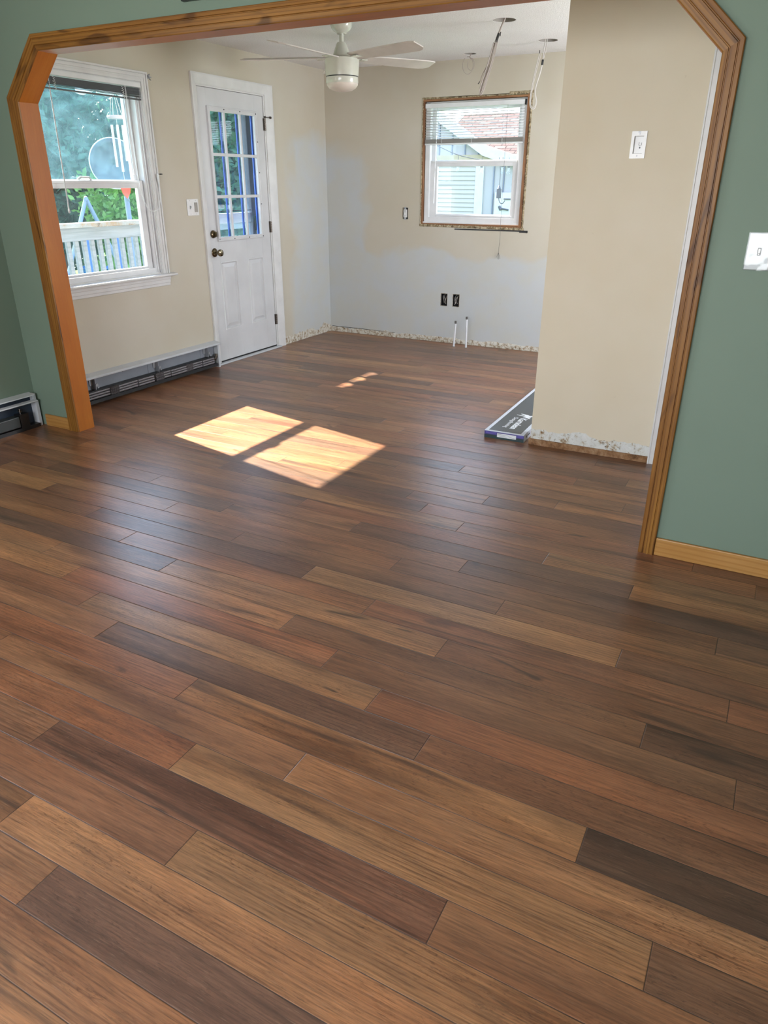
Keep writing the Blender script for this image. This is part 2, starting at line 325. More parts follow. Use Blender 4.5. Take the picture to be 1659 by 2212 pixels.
M = dict(
    floor=floor_mat(), cream=wall_paint('brightened_cream_paint', 'plain'), cream_back=wall_paint('patched_cream_wall_paint', 'back'),
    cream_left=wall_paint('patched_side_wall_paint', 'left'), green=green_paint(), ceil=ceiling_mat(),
    casing=pine('varnished_pine_casing', (0.195, 0.080, 0.014, 1), (0.285, 0.130, 0.025, 1), (0.10, 0.030, 0.005, 1), rough=0.42, rm=0.45),
    jamb=pine('orange_varnished_jamb', (0.36, 0.110, 0.014, 1), (0.42, 0.145, 0.022, 1), (0.32, 0.09, 0.016, 1), rough=0.45, rm=0.10, knots=False, vs=0.5),
    base=pine('honey_pine_baseboard', (0.40, 0.20, 0.055, 1), (0.46, 0.25, 0.085, 1), (0.27, 0.105, 0.022, 1), knots=False, vs=0.7),
    white=plain('white_trim_paint', (0.66, 0.66, 0.66, 1), 0.38), door=plain('white_door_paint', (0.60, 0.605, 0.62, 1), 0.35, bscale=25),
    vinyl=plain('white_vinyl', (0.70, 0.71, 0.73, 1), 0.3, bstr=0), plate=plain('white_plastic_plate', (0.72, 0.72, 0.72, 1), 0.22, bstr=0),
    plate_gray=plain('grey_white_plastic', (0.28, 0.30, 0.30, 1), 0.08, bstr=0.0),
    slat=plain('white_blind_slat', (0.72, 0.74, 0.76, 1), 0.4, bstr=0), slat_shade=plain('backlit_shade_blind_slat', (0.085, 0.09, 0.095, 1), 0.4, bstr=0),  # second slat colour carries the backlit shade of the raised blind
    stack=plain('taupe_blind_slat', (0.30, 0.285, 0.26, 1), 0.45, bstr=0),
    fan=plain('gloss_cream_fan_housing', (0.60, 0.60, 0.53, 1), 0.16, bstr=0), fanlens=plain('frosted_fan_lens', (0.66, 0.58, 0.52, 1), 0.4, bstr=0),
    blade=plain('fan_blade_white', (0.62, 0.57, 0.53, 1), 0.45, bstr=0), black=plain('black_plastic', (0.012, 0.012, 0.013, 1), 0.35, bstr=0),
    brass=plain('antique_brass', (0.19, 0.155, 0.10, 1), 0.22, 1.0, bstr=0), bronze=plain('dark_hinge_metal', (0.13, 0.11, 0.095, 1), 0.38, 1.0, bstr=0),
    steel=plain('galvanised_steel', (0.36, 0.37, 0.40, 1), 0.45, 0.6), fins=plain('aluminium_fins', (0.20, 0.185, 0.195, 1), 0.5, 0.3, bscale=300, bstr=0.4),
    shadowgap=plain('shadow_gap_black', (0.012, 0.013, 0.015, 1), 0.5), navy=plain('dark_blue_heater_steel', (0.02, 0.035, 0.06, 1), 0.45),
    heater=plain('heater_white_enamel', (0.52, 0.54, 0.57, 1), 0.4), heater_gray=plain('heater_back_panel', (0.22, 0.235, 0.27, 1), 0.5),
    clear_dark=plain('dust_grey_film', (0.035, 0.04, 0.04, 1), 0.4, bscale=14, bstr=0.6),
    glass=glass_mat('window_glass', 0.004), glass_hazy=glass_mat('glare_haze_glass', 0.020, (0.88, 0.95, 0.98, 1)), glass_storm=glass_mat('glare_haze_storm_glass', 0.009, (0.90, 0.96, 1.0, 1)), glass_clear=glass_mat('clear_glass', 0.008),
    romex=plain('grey_cable_jacket', (0.34, 0.29, 0.26, 1), 0.5, bstr=0), cablew=plain('white_cable_jacket', (0.46, 0.43, 0.40, 1), 0.5, bstr=0),
    pipe=plain('white_pex', (0.68, 0.69, 0.72, 1), 0.35, bstr=0), valve=plain('grey_cap', (0.10, 0.095, 0.09, 1), 0.5), hole=plain('greybrown_ceiling_hole', (0.30, 0.27, 0.24, 1), 0.8),  # hole: even grey-brown inside the ceiling cut-outs
    stud=wood_obj('raw_stud_wood', (0.17, 0.075, 0.035, 1), (0.30, 0.15, 0.075, 1), (20, 20, 3)),
    studh=wood_obj('raw_sill_wood', (0.18, 0.08, 0.035, 1), (0.33, 0.17, 0.085, 1), (3, 20, 30)),
    crumb=damage_mat('crumbled_plaster_edge', [(0.34, (0.06, 0.045, 0.03, 1)), (0.46, (0.22, 0.17, 0.10, 1)), (0.56, (0.42, 0.35, 0.23, 1)), (0.72, (0.58, 0.50, 0.38, 1))], 30),
    dmg=damage_mat('bare_wall_base', [(0.30, (0.12, 0.085, 0.05, 1)), (0.44, (0.40, 0.32, 0.23, 1)), (0.52, (0.60, 0.57, 0.50, 1)), (0.75, (0.66, 0.66, 0.62, 1))], 34),
    dmg2=damage_mat('peeling_white_wall_base', [(0.36, (0.20, 0.11, 0.055, 1)), (0.43, (0.46, 0.40, 0.30, 1)), (0.48, (0.62, 0.63, 0.60, 1)), (0.70, (0.72, 0.73, 0.72, 1))], 20),
    plateb=damage_mat('stained_bottom_plate', [(0.34, (0.10, 0.05, 0.022, 1)), (0.5, (0.26, 0.14, 0.07, 1)), (0.66, (0.38, 0.25, 0.15, 1))], 12),
    boxdark=plain('dark_printed_carton', (0.045, 0.055, 0.065, 1), 0.22, bstr=0), boxwhite=plain('white_carton', (0.60, 0.64, 0.72, 1), 0.4, bstr=0),
    boxpurple=plain('purple_printed_band', (0.075, 0.06, 0.26, 1), 0.35, bstr=0), boxgreen=plain('dark_green_printed_band', (0.02, 0.045, 0.05, 1), 0.35, bstr=0),
    ink=plain('white_print', (0.75, 0.78, 0.82, 1), 0.4, bstr=0), inkdark=plain('dark_print', (0.05, 0.05, 0.06, 1), 0.5, bstr=0), inkblue=plain('blue_print', (0.16, 0.14, 0.50, 1), 0.4, bstr=0),
    blackframe=plain('black_frame', (0.010, 0.010, 0.011, 1), 0.35, bstr=0),
    deckwood=wood_obj('weathered_white_rail', (0.13, 0.15, 0.17, 1), (0.21, 0.23, 0.26, 1), (30, 2, 30)), captop=damage_mat('peeling_rail_cap', [(0.42, (0.22, 0.16, 0.11, 1)), (0.52, (0.22, 0.23, 0.23, 1)), (0.7, (0.26, 0.26, 0.27, 1))], 5),
    deck=wood_obj('deck_boards', (0.20, 0.17, 0.14, 1), (0.30, 0.26, 0.22, 1), (2, 20, 2)),
    blue=plain('blue_painted_post', (0.03, 0.09, 0.42, 1), 0.5), bluegray=plain('pale_blue_steel', (0.12, 0.17, 0.28, 1), 0.4), poolblue=plain('bright_blue_plastic', (0.02, 0.22, 0.62, 1), 0.4),
    dish=plain('grey_satellite_dish', (0.028, 0.036, 0.055, 1), 0.6), chime=plain('pale_chime_tube', (0.30, 0.30, 0.29, 1), 0.45, 0.0, bstr=0), chimering=plain('pinkish_wood_ring', (0.20, 0.12, 0.13, 1), 0.5),
    red=plain('red_enamel', (0.62, 0.05, 0.045, 1), 0.4, bstr=0), awning=plain('white_awning_metal', (0.36, 0.37, 0.40, 1), 0.45, bstr=0),
    leaf1=foliage_mat('dark_foliage', (0.010, 0.040, 0.030, 1), (0.045, 0.120, 0.075, 1)), leaf2=foliage_mat('light_foliage', (0.05, 0.12, 0.03, 1), (0.14, 0.28, 0.07, 1)),
    leaf3=foliage_mat('mid_foliage', (0.025, 0.075, 0.045, 1), (0.09, 0.19, 0.11, 1)), bark=wood_obj('bark', (0.05, 0.035, 0.025, 1), (0.11, 0.085, 0.065, 1), (12, 12, 2)), grass=grass_mat(),
    siding=siding_mat('grey_lap_siding', (0.30, 0.29, 0.28, 1), 'lap'), batten=siding_mat('grey_batten_siding', (0.26, 0.255, 0.265, 1), 'b'),
    shedwhite=plain('shed_white_trim', (0.36, 0.37, 0.38, 1), 0.5, bstr=0), tan=plain('tan_fascia', (0.26, 0.22, 0.15, 1), 0.6), shingle=shingle_mat(),
    stormblue=plain('blue_protective_film', (0.04, 0.13, 0.60, 1), 0.35, bstr=0), stormgray=plain('slate_storm_door', (0.10, 0.12, 0.17, 1), 0.4),
    stormwhite=plain('white_storm_rail', (0.45, 0.50, 0.58, 1), 0.4), ext=plain('exterior_siding', (0.45, 0.47, 0.5, 1), 0.6),
)

# ------------------------------------------------------------------ floor
ROW = 0.1110; Y0 = 0.042; PL = 1.2
joints = {-20:2.882,-19:2.657,-18:3.091,-17:2.488,-16:2.892,-15:3.178,-14:2.706,-13:2.244,-12:2.031,-11:3.010,-10:2.768,-9:2.105,-8:1.769,-7:1.434,
 -6:0.991,-5:1.708,-4:0.755,-3:1.39,-2:2.228,-1:1.805,0:2.772,2:3.001,3:0.920,4:2.411,5:2.736,6:0.926,7:2.364,8:2.951,9:2.157,10:1.960,11:0.340,12:2.435,
 13:2.150,14:1.846,15:2.309,17:2.415,18:2.203,20:1.349,23:1.790,24:1.517,27:0.64,29:1.005,31:2.14}
# tones: D dark, B brown, M mid, R reddish, T tan, L light tan, K almost black
TONE = {'K': (0.058, 0.032, 0.022), 'D': (0.100, 0.050, 0.031), 'B': (0.132, 0.063, 0.034), 'M': (0.168, 0.080, 0.040),
        'R': (0.170, 0.073, 0.037), 'T': (0.205, 0.104, 0.050), 'L': (0.245, 0.134, 0.066)}
# (row, index of the plank counted from the joint above: 0 starts at that joint) -> tone
PLANKS = {(-20,0):'D', (-19,-1):'M', (-19,0):'T', (-18,-1):'B', (-18,0):'T', (-17,-1):'B', (-17,0):'D', (-17,1):'M', (-16,-1):'R', (-16,0):'T', (-16,1):'B', (-15,-1):'M', (-15,0):'T', (-14,-1):'R', (-14,0):'T', (-14,1):'K', (-13,-1):'M', (-13,0):'D', (-13,1):'B', (-12,-1):'R', (-12,0):'T', (-12,1):'R', (-11,-2):'T', (-11,-1):'R', (-11,0):'B', (-10,-2):'T', (-10,-1):'T', (-10,0):'B', (-10,1):'D', (-9,-1):'D', (-9,0):'T', (-9,1):'B', (-8,-1):'M', (-8,0):'M', (-8,1):'R', (-7,-1):'B', (-7,0):'D', (-7,1):'L', (-7,2):'B', (-6,-1):'L', (-6,0):'B', (-6,1):'B', (-6,2):'M', (-5,-1):'T', (-5,0):'M', (-5,1):'B', (-5,2):'B', (-4,-1):'B', (-4,0):'D', (-4,1):'M', (-4,2):'D', (-3,-1):'M', (-3,0):'M', (-3,1):'D', (-3,2):'T', (-2,-1):'B', (-2,0):'R', (-2,1):'T', (-1,-1):'M', (-1,0):'T', (-1,1):'M', (-1,2):'B', (0,-2):'M', (0,-1):'D', (0,0):'R', (0,1):'D', (2,-2):'T', (2,-1):'T', (2,0):'D', (2,1):'B', (3,-1):'M', (3,0):'M', (3,1):'M', (3,2):'T', (4,-2):'M', (4,-1):'M', (4,0):'M', (4,1):'B', (5,-2):'M', (5,-1):'D', (5,0):'T', (5,1):'B', (6,0):'M', (6,1):'R', (6,2):'M', (7,-1):'M', (7,0):'B', (7,1):'T', (8,-2):'M', (8,-1):'R', (8,0):'M', (9,-1):'M', (9,0):'M', (9,1):'B', (10,-1):'D', (10,0):'M', (10,1):'D', (11,0):'M', (11,1):'B', (11,2):'M', (12,-1):'B', (12,0):'R', (12,1):'T', (13,-1):'M', (13,0):'D', (13,1):'R', (14,-2):'D', (14,-1):'M', (14,0):'M', (15,-2):'D', (15,-1):'M', (15,0):'R', (17,-2):'B', (17,-1):'D', (17,0):'T', (18,-2):'T', (18,-1):'M', (18,0):'B', (20,-1):'D', (20,0):'T', (20,1):'B', (23,-1):'T', (23,0):'T', (23,1):'B', (24,-1):'B', (24,0):'M', (27,0):'B', (27,1):'D', (29,0):'D', (29,1):'M', (31,-1):'B', (31,0):'M'}
def floor():
    rnd = random.Random(11)
    me = bpy.data.meshes.new('floor'); vs = []; fs = []; tones = []; seeds = []; uvs = []
    X0, X1, YA, YB = -0.12, 5.7, -4.95, 3.64
    k = math.floor((YA-Y0)/ROW)+1
    while Y0+ROW*(k-1) < YB:
        y1 = Y0+ROW*k; y0 = y1-ROW; yy0, yy1 = max(y0, YA), min(y1, YB)
        j = joints.get(k, rnd.uniform(0, 1.2)+1.0)
        i = math.floor((X0-j)/PL)
        while j+i*PL < X1:
            a, b = j+i*PL, j+(i+1)*PL; xa, xb = max(a, X0), min(b, X1)
            if xb > xa:
                t = PLANKS.get((k, i)) or rnd.choices('DBMRTLK', (1.6, 3, 4, 2.5, 2.2, 0.3, 0.0))[0]
                col = TONE[t]; g = 1.32*rnd.uniform(0.93, 1.07); col = tuple(c*g*k_*rnd.uniform(0.98, 1.02) for c, k_ in zip(col, (1.0, 0.98, 0.95)))
                o = len(vs); xm = (xa+xb)/2; ym = (yy0+yy1)/2
                # split in 4 wedge faces so the distance to the nearest edge can be stored exactly
                h = (yy1-yy0)/2; xs = [xa, xa+h, xb-h, xb] if xb-xa > 2*h else [xa, xm, xm, xb]
                vs += [(xa, yy0, 0), (xb, yy0, 0), (xb, yy1, 0), (xa, yy1, 0), (xs[1], ym, 0), (xs[2], ym, 0)]
                H = h
                for f, ds in (((0, 1, 5, 4), (0, 0, H, H)), ((1, 2, 5), (0, 0, H)), ((2, 3, 4, 5), (0, 0, H, H)), ((3, 0, 4), (0, 0, H))):
                    fs.append(tuple(o+q for q in f)); tones.append(col)
                    seeds.append((0, 0, 0)); uvs.append(ds)
                sd = (rnd.uniform(-40, 40), rnd.uniform(-40, 40), 0)
                for q in range(4): seeds[-1-q] = sd
            i += 1
        k += 1
    me.from_pydata(vs, [], fs)
    uvl = me.uv_layers.new(name='plank')
    me.color_attributes.new('tone', 'FLOAT_COLOR', 'CORNER'); me.attributes.new('seed', 'FLOAT_VECTOR', 'CORNER')
    uvl = me.uv_layers['plank']; ca = me.attributes['tone']; sa = me.attributes['seed']
    for p in me.polygons:
        for q, li in enumerate(p.loop_indices):
            d = uvs[p.index][q]; uvl.data[li].uv = (d, d); ca.data[li].color = (*tones[p.index], 1); sa.data[li].vector = seeds[p.index]
    me.materials.append(M['floor'])
    o = bpy.data.objects.new('floor', me); COL.objects.link(o); o['kind'] = 'structure'; return o
floor()

# ------------------------------------------------------------------ walls
def holes_wall(name, axis, face, back, u0, u1, z0, z1, holes, mat):
    """wall slab; axis 0: plane X=face spanning Y; axis 1: plane Y=face spanning X. holes: (ua,ub,za,zb,depth or None)"""
    us = sorted({u0, u1, *[h[0] for h in holes], *[h[1] for h in holes]}); zs = sorted({z0, z1, *[h[2] for h in holes], *[h[3] for h in holes]})
    P = (lambda u, d, z: (d, u, z)) if axis == 0 else (lambda u, d, z: (u, d, z))
    m = MB()
    sgn = 1 if back > face else -1
    def hole(u, z):
        for h in holes:
            if h[0] < u < h[1] and h[2] < z < h[3]: return h
    for i in range(len(us)-1):
        for j in range(len(zs)-1):
            a, b, c, d = us[i], us[i+1], zs[j], zs[j+1]; h = hole((a+b)/2, (c+d)/2)
            if h is None:
                m.add([P(a, face, c), P(b, face, c), P(b, face, d), P(a, face, d)], [(0, 1, 2, 3)])
                m.add([P(a, back, c), P(b, back, c), P(b, back, d), P(a, back, d)], [(3, 2, 1, 0)])
            elif h[4]:
                m.add([P(a, back, c), P(b, back, c), P(b, back, d), P(a, back, d)], [(3, 2, 1, 0)])
    for h in holes:
        a, b, c, d = h[:4]; e = back if h[4] is None else face+sgn*h[4]
        m.add([P(a, face, c), P(b, face, c), P(b, face, d), P(a, face, d), P(a, e, c), P(b, e, c), P(b, e, d), P(a, e, d)],
              [(0, 1, 5, 4), (1, 2, 6, 5), (2, 3, 7, 6), (3, 0, 4, 7)] + ([(4, 5, 6, 7)] if h[4] else []))
    a, b, c, d = u0, u1, z0, z1
    m.add([P(a, face, c), P(b, face, c), P(b, face, d), P(a, face, d), P(a, back, c), P(b, back, c), P(b, back, d), P(a, back, d)],
          [(0, 1, 5, 4), (1, 2, 6, 5), (2, 3, 7, 6), (3, 0, 4, 7)])
    o = m.build(name, mat, kind='structure'); return o
B = 3.615; CH = 2.339
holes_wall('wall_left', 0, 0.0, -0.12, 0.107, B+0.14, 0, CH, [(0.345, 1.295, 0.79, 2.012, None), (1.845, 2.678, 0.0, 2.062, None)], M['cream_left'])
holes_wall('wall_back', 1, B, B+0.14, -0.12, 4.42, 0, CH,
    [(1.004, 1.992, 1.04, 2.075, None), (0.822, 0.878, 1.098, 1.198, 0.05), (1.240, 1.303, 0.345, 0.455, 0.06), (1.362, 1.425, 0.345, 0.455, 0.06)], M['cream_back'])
holes_wall('wall_right', 0, 4.30, 4.42, 1.119, B+0.14, 0, CH, [(1.75, 3.15, 1.0, 2.0, None)], M['cream'])
holes_wall('wall_partition', 1, 1.119, 1.235, 2.935, 4.42, 0, CH, [(3.306, 3.352, 1.523, 1.613, 0.035)], M['cream'])
holes_wall('wall_side', 0, 3.95, 4.05, 0.107, 1.119, 0, CH, [], M['cream'])
holes_wall('wall_front_left', 0, 0.045, -0.12, -4.95, 0.018, 0, CH, [(-3.6, -1.9, 0.8, 2.1, None)], M['green'])
holes_wall('wall_front', 1, -4.95, -5.07, -0.12, 5.82, 0, CH, [(1.6, 4.2, 0.65, 2.15, None)], M['green'])
holes_wall('wall_front_right', 0, 5.7, 5.82, -4.95, 0.107, 0, CH, [], M['green'])
# wall with the clipped-corner opening
XL, XR, ZS, ZT = 0.416, 3.751, 1.776, 1.985
XCL, XCR = 0.622, 3.531
def opening_wall():
    m = MB(); t = 0.018
    for poly in ([(-0.12, 0), (XL-t, 0), (XL-t, ZS), (XL-t, CH), (-0.12, CH)], [(XR+t, 0), (5.82, 0), (5.82, CH), (XR+t, CH)],
                 [(XL-t, ZT+t), (XR+t, ZT+t), (XR+t, CH), (XL-t, CH)],
                 [(XL-t, ZS), (XCL, ZT+t), (XL-t, ZT+t)], [(XR+t, ZS), (XR+t, ZT+t), (XCR, ZT+t)]):
        m.prism(poly, 1, 0.018, 0.107)
    o = m.build('wall_opening', [M['green'], M['cream']], kind='structure')
    for p in o.data.polygons:
        if all(abs(o.data.vertices[v].co.y-0.107) < 1e-4 for v in p.vertices): p.material_index = 1
opening_wall()

def seg_path(widths, path, prof, y_of, name, mat):
    """mitred boards along an open path in the XZ plane; prof = [(fraction of width outward, depth)]"""
    n = len(path)-1; m = MB(); dirs = []; outs = []
    for i in range(n):
        d = (Vector(path[i+1])-Vector(path[i])).normalized(); dirs.append(d); outs.append(Vector((-d.y, d.x)))
    def corner(i, fr):   # offset point at path vertex i
        if i == 0: return Vector(path[0])+outs[0]*widths[0]*fr
        if i == n: return Vector(path[n])+outs[n-1]*widths[n-1]*fr
        p1 = Vector(path[i])+outs[i-1]*widths[i-1]*fr; p2 = Vector(path[i])+outs[i]*widths[i]*fr
        d1, d2 = dirs[i-1], dirs[i]; den = d1.x*d2.y-d1.y*d2.x
        t = ((p2-p1).x*d2.y-(p2-p1).y*d2.x)/den; return p1+d1*t
    L = 0
    for i in range(n):
        ln = (Vector(path[i+1])-Vector(path[i])).length
        for j in range(len(prof)-1):
            (f0, d0), (f1, d1) = prof[j], prof[j+1]
            a, b, c, e = corner(i, f0), corner(i+1, f0), corner(i+1, f1), corner(i, f1)
            off = i*3.7
            m.add([(a.x, y_of(d0), a.y), (b.x, y_of(d0), b.y), (c.x, y_of(d1), c.y), (e.x, y_of(d1), e.y)], [(0, 1, 2, 3)],
                  [[(off, f0*widths[i]+i+d0), (off+ln, f0*widths[i]+i+d0), (off+ln, f1*widths[i]+i+d1), (off, f1*widths[i]+i+d1)]])
    return m.build(name, mat, kind='structure')
path = [(XL, 0), (XL, ZS), (XCL, ZT), (XCR, ZT), (XR, ZS), (XR, 0)]
prof = [(0, 0.008), (0, 0.011), (0.05, 0.014), (0.27, 0.016), (0.29, 0.0125), (0.33, 0.0125), (0.36, 0.017), (0.66, 0.018), (0.69, 0.014), (0.73, 0.014), (0.76, 0.018), (0.95, 0.018), (1.0, 0.015), (1.0, 0.0)]
seg_path([0.082, 0.074, 0.072, 0.068, 0.062], path, prof, lambda d: 0.018-d, 'trim_1', M['casing'])
def jamb():
    m = MB(); t = 0.018
    for i in range(5):
        a, b = Vector(path[i]), Vector(path[i+1]); d = (b-a).normalized(); o = Vector((-d.y, d.x))*t; ln = (b-a).length
        y0, y1 = 0.010, 0.125; u = i*2.3
        vs = [(a.x, y0, a.y), (b.x, y0, b.y), (b.x, y1, b.y), (a.x, y1, a.y)]
        vs2 = [(a.x+o.x, y0, a.y+o.y), (b.x+o.x, y0, b.y+o.y), (b.x+o.x, y1, b.y+o.y), (a.x+o.x, y1, a.y+o.y)]
        UV = [(u, 0+i), (u+ln, 0+i), (u+ln, 0.12+i), (u, 0.12+i)]
        m.add(vs+vs2, [(3, 2, 1, 0), (4, 5, 6, 7), (0, 1, 5, 4), (2, 3, 7, 6), (1, 2, 6, 5), (3, 0, 4, 7)], [UV[::-1], UV, UV, UV, UV, UV])
    m.build('trim_2', M['jamb'], kind='structure')
jamb()
def uvbox(m, a, b, along=0, off=0):
    k = len(m.f); m.box(a, b)
    ax = [i for i in range(3) if i != along]
    for fi in range(k, len(m.f)):
        pts = [m.v[j] for j in m.f[fi]]
        m.uv[fi] = [(p[along]+off, p[ax[0]]+p[ax[1]]+off) for p in pts]
    return m
uvbox(MB(), (0.125, 0.005, 0), (XL-0.083, 0.0185, 0.074)).build('baseboard_left', M['base'], bevel=0.003, kind='structure')
uvbox(MB(), (XR+0.0625, 0.004, 0), (5.7, 0.0185, 0.078), off=3.0).build('baseboard_right', M['base'], bevel=0.004, kind='structure')
m = MB(); m.box((3.607, 1.100, 0), (3.80, 1.119, CH)); m.box((3.603, 1.096, 0), (3.612, 1.119, CH)); m.build('trim_3', M['white'], bevel=0.002, kind='structure')

# ceilings (kitchen with three round cut-outs)
CANS = [(1.516, 3.393, 0.050), (2.188, 2.292, 0.074), (2.233, 3.108, 0.070)]
def ceiling():
    m = MB(); xs = {-0.12, 4.42}; ys = {0.107, B+0.14}; S = 0.1
    for x, y, r in CANS: xs |= {x-S, x+S}; ys |= {y-S, y+S}
    xs, ys = sorted(xs), sorted(ys)
    for i in range(len(xs)-1):
        for j in range(len(ys)-1):
            xm, ym = (xs[i]+xs[i+1])/2, (ys[j]+ys[j+1])/2
            if any(abs(xm-x) < S and abs(ym-y) < S for x, y, r in CANS): continue
            m.add([(xs[i], ys[j], CH), (xs[i+1], ys[j], CH), (xs[i+1], ys[j+1], CH), (xs[i], ys[j+1], CH)], [(3, 2, 1, 0)])
    for x, y, r in CANS:
        n = 48; o = []; q = []
        for k in range(n):
            a = 2*math.pi*k/n; c, s_ = math.cos(a), math.sin(a); t = S/max(abs(c), abs(s_))
            o.append((x+c*t, y+s_*t, CH)); q.append((x+c*r, y+s_*r, CH))
        up = [(p[0], p[1], CH+0.02) for p in q]
        m.add(o+q+up, [(k, (k+1) % n, n+(k+1) % n, n+k) for k in range(n)]+[(n+k, n+(k+1) % n, 2*n+(k+1) % n, 2*n+k) for k in range(n)])
    m.add([(-0.12, 0.0, CH+0.15), (4.42, 0.0, CH+0.15), (4.42, B+0.14, CH+0.15), (-0.12, B+0.14, CH+0.15)], [(0, 1, 2, 3)])
    m.build('ceiling', M['ceil'], kind='structure')
    MB().box((-0.12, -5.07, CH), (5.82, 0.107, CH+0.15)).build('ceiling_front', M['ceil'], kind='structure')
    # joist boxes around attic gap
    m = MB(); m.box((-0.12, B+0.14, CH), (4.42, B+0.16, CH+0.16)); m.box((-0.14, 0.1, CH), (-0.12, B+0.16, CH+0.16)); m.box((4.42, 0.1, CH), (4.44, B+0.16, CH+0.16))
    m.build('trim_4', M['ext'], kind='structure')
ceiling()

# damaged wall bases
def ragged(name, axis, plane, u0, u1, h0, h1, mat, out, seed, step=0.012):
    rnd = random.Random(seed); n = max(2, int((u1-u0)/step)); m = MB(); vs = []
    P = (lambda u, d, z: (plane+d*out, u, z)) if axis == 0 else (lambda u, d, z: (u, plane+d*out, z))
    for i in range(n+1):
        u = u0+(u1-u0)*i/n; z = h0+(h1-h0)*(0.5+0.9*mnoise.noise(Vector((u*7, seed, 0)))+0.35*mnoise.noise(Vector((u*38, seed, 3))))
        z = max(h0*0.7, z); bulge = 0.0015+0.0018*rnd.random()
        vs += [P(u, 0.0, 0), P(u, bulge*1.4, 0.001), P(u, bulge*1.2, z*0.55), P(u, bulge*0.7, z*0.97), P(u, 0, z)]
    fs = [(i*5+j, (i+1)*5+j, (i+1)*5+j+1, i*5+j+1) for i in range(n) for j in range(4)]
    m.add(vs, fs); return m.build(name, mat, smooth=50, kind='structure')
ragged('trim_5', 1, B, 0.0, 3.0, 0.036, 0.060, M['dmg'], -1, 3)
ragged('trim_6', 0, 0.0, 2.79, B, 0.045, 0.10, M['dmg'], 1, 7)
ragged('trim_7', 1, 1.119, 2.935, 3.603, 0.078, 0.112, M['dmg2'], -1, 12)
m = MB(); m.box((2.928, 1.104, 0), (3.603, 1.119, 0.036)); m.build('trim_8', M['plateb'], bevel=0.003, kind='structure')
# thin black crack line where the old baseboard sat
m = MB(); m.tube([(0.02, B-0.001, 0.052), (0.4, B-0.001, 0.050), (0.75, B-0.001, 0.044)], 0.0022, 5); m.build('trim_9', M['black'], kind='structure')

# ------------------------------------------------------------------ windows
def ring(m, x0, x1, z0, z1, wl, wr, wb, wt, ya, yb):
    m.box((x0, ya, z0), (x0+wl, yb, z1)); m.box((x1-wr, ya, z0), (x1, yb, z1))
    m.box((x0+wl, ya, z0), (x1-wr, yb, z0+wb)); m.box((x0+wl, ya, z1-wt), (x1-wr, yb, z1)); return m
def window_1():
    r = empty('window_1', (0, 0, 0), R(90), kind='structure')   # local x -> +Y, local y -> -X (outward)
    # frame in the wall opening: x .345..1.295, z .79..2.012
    m = MB(); ring(m, 0.345, 1.295, 0.79, 2.012, 0.05, 0.05, 0.045, 0.03, 0.01, 0.11)
    m.box((0.395, 0.058, 0.8), (0.407, 0.066, 1.98)); m.box((1.233, 0.058, 0.8), (1.245, 0.066, 1.98))
    m.box((1.262, 0.0, 0.8), (1.268, 0.012, 1.98)); m.box((1.283, -0.003, 0.8), (1.289, 0.012, 1.98)); m.box((1.20, 0.058, 1.45), (1.233, 0.064, 1.98))
    m.build('window_frame', M['vinyl'], r, bevel=0.002)
    m = MB(); ring(m, 0.405, 1.240, 0.812, 1.415, 0.065, 0.052, 0.038, 0.048, 0.028, 0.058)
    m.box((0.45, 0.022, 1.395), (1.20, 0.03, 1.412))
    s = m.build('lower_sash', M['vinyl'], r, bevel=0.003)
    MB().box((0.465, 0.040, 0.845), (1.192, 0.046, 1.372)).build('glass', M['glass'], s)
    m = MB(); m.tube([(0.70, 0.045, 1.418), (0.72, 0.04, 1.432), (0.78, 0.035, 1.430), (0.80, 0.04, 1.418)], 0.008, 8); m.build('sash_lock', M['vinyl'], s, smooth=True)
    m = MB(); ring(m, 0.405, 1.240, 1.378, 1.985, 0.065, 0.042, 0.042, 0.03, 0.066, 0.096)
    s = m.build('upper_sash', M['vinyl'], r, bevel=0.003)
    MB().box((0.465, 0.076, 1.418), (1.20, 0.082, 1.96)).build('glass', M['glass_hazy'], s)
    # interior casing, stepped
    m = MB()
    for (a, b, d) in ((0, 0.064, 0.012), (0.006, 0.024, 0.018), (0.034, 0.052, 0.016), (0.056, 0.068, 0.021)):
        x0, x1, zt = 0.352-b, 1.288+b, 2.008+b
        m.box((x0, -d, 0.79), (0.352-a, 0, zt)); m.box((1.288+a, -d, 0.79), (x1, 0, zt)); m.box((0.352-a, -d, 2.008+a), (1.288+a, 0, zt))
    m.build('window_casing', M['white'], r, bevel=0.002)
    m = MB(); m.prism([(0.012, 0.774), (-0.052, 0.772), (-0.056, 0.780), (-0.052, 0.788), (0.012, 0.794)], 0, 0.24, 1.402)
    m.box((0.35, 0.0, 0.782), (1.29, 0.03, 0.800)); m.build('window_sill', M['white'], r, bevel=0.002)
    m = MB()
    for (za, zb, d) in ((0.704, 0.772, 0.012), (0.724, 0.772, 0.018), (0.748, 0.772, 0.024)): m.box((0.29, -d, za), (1.356, 0, zb))
    m.build('apron', M['white'], r, bevel=0.003)
window_1()
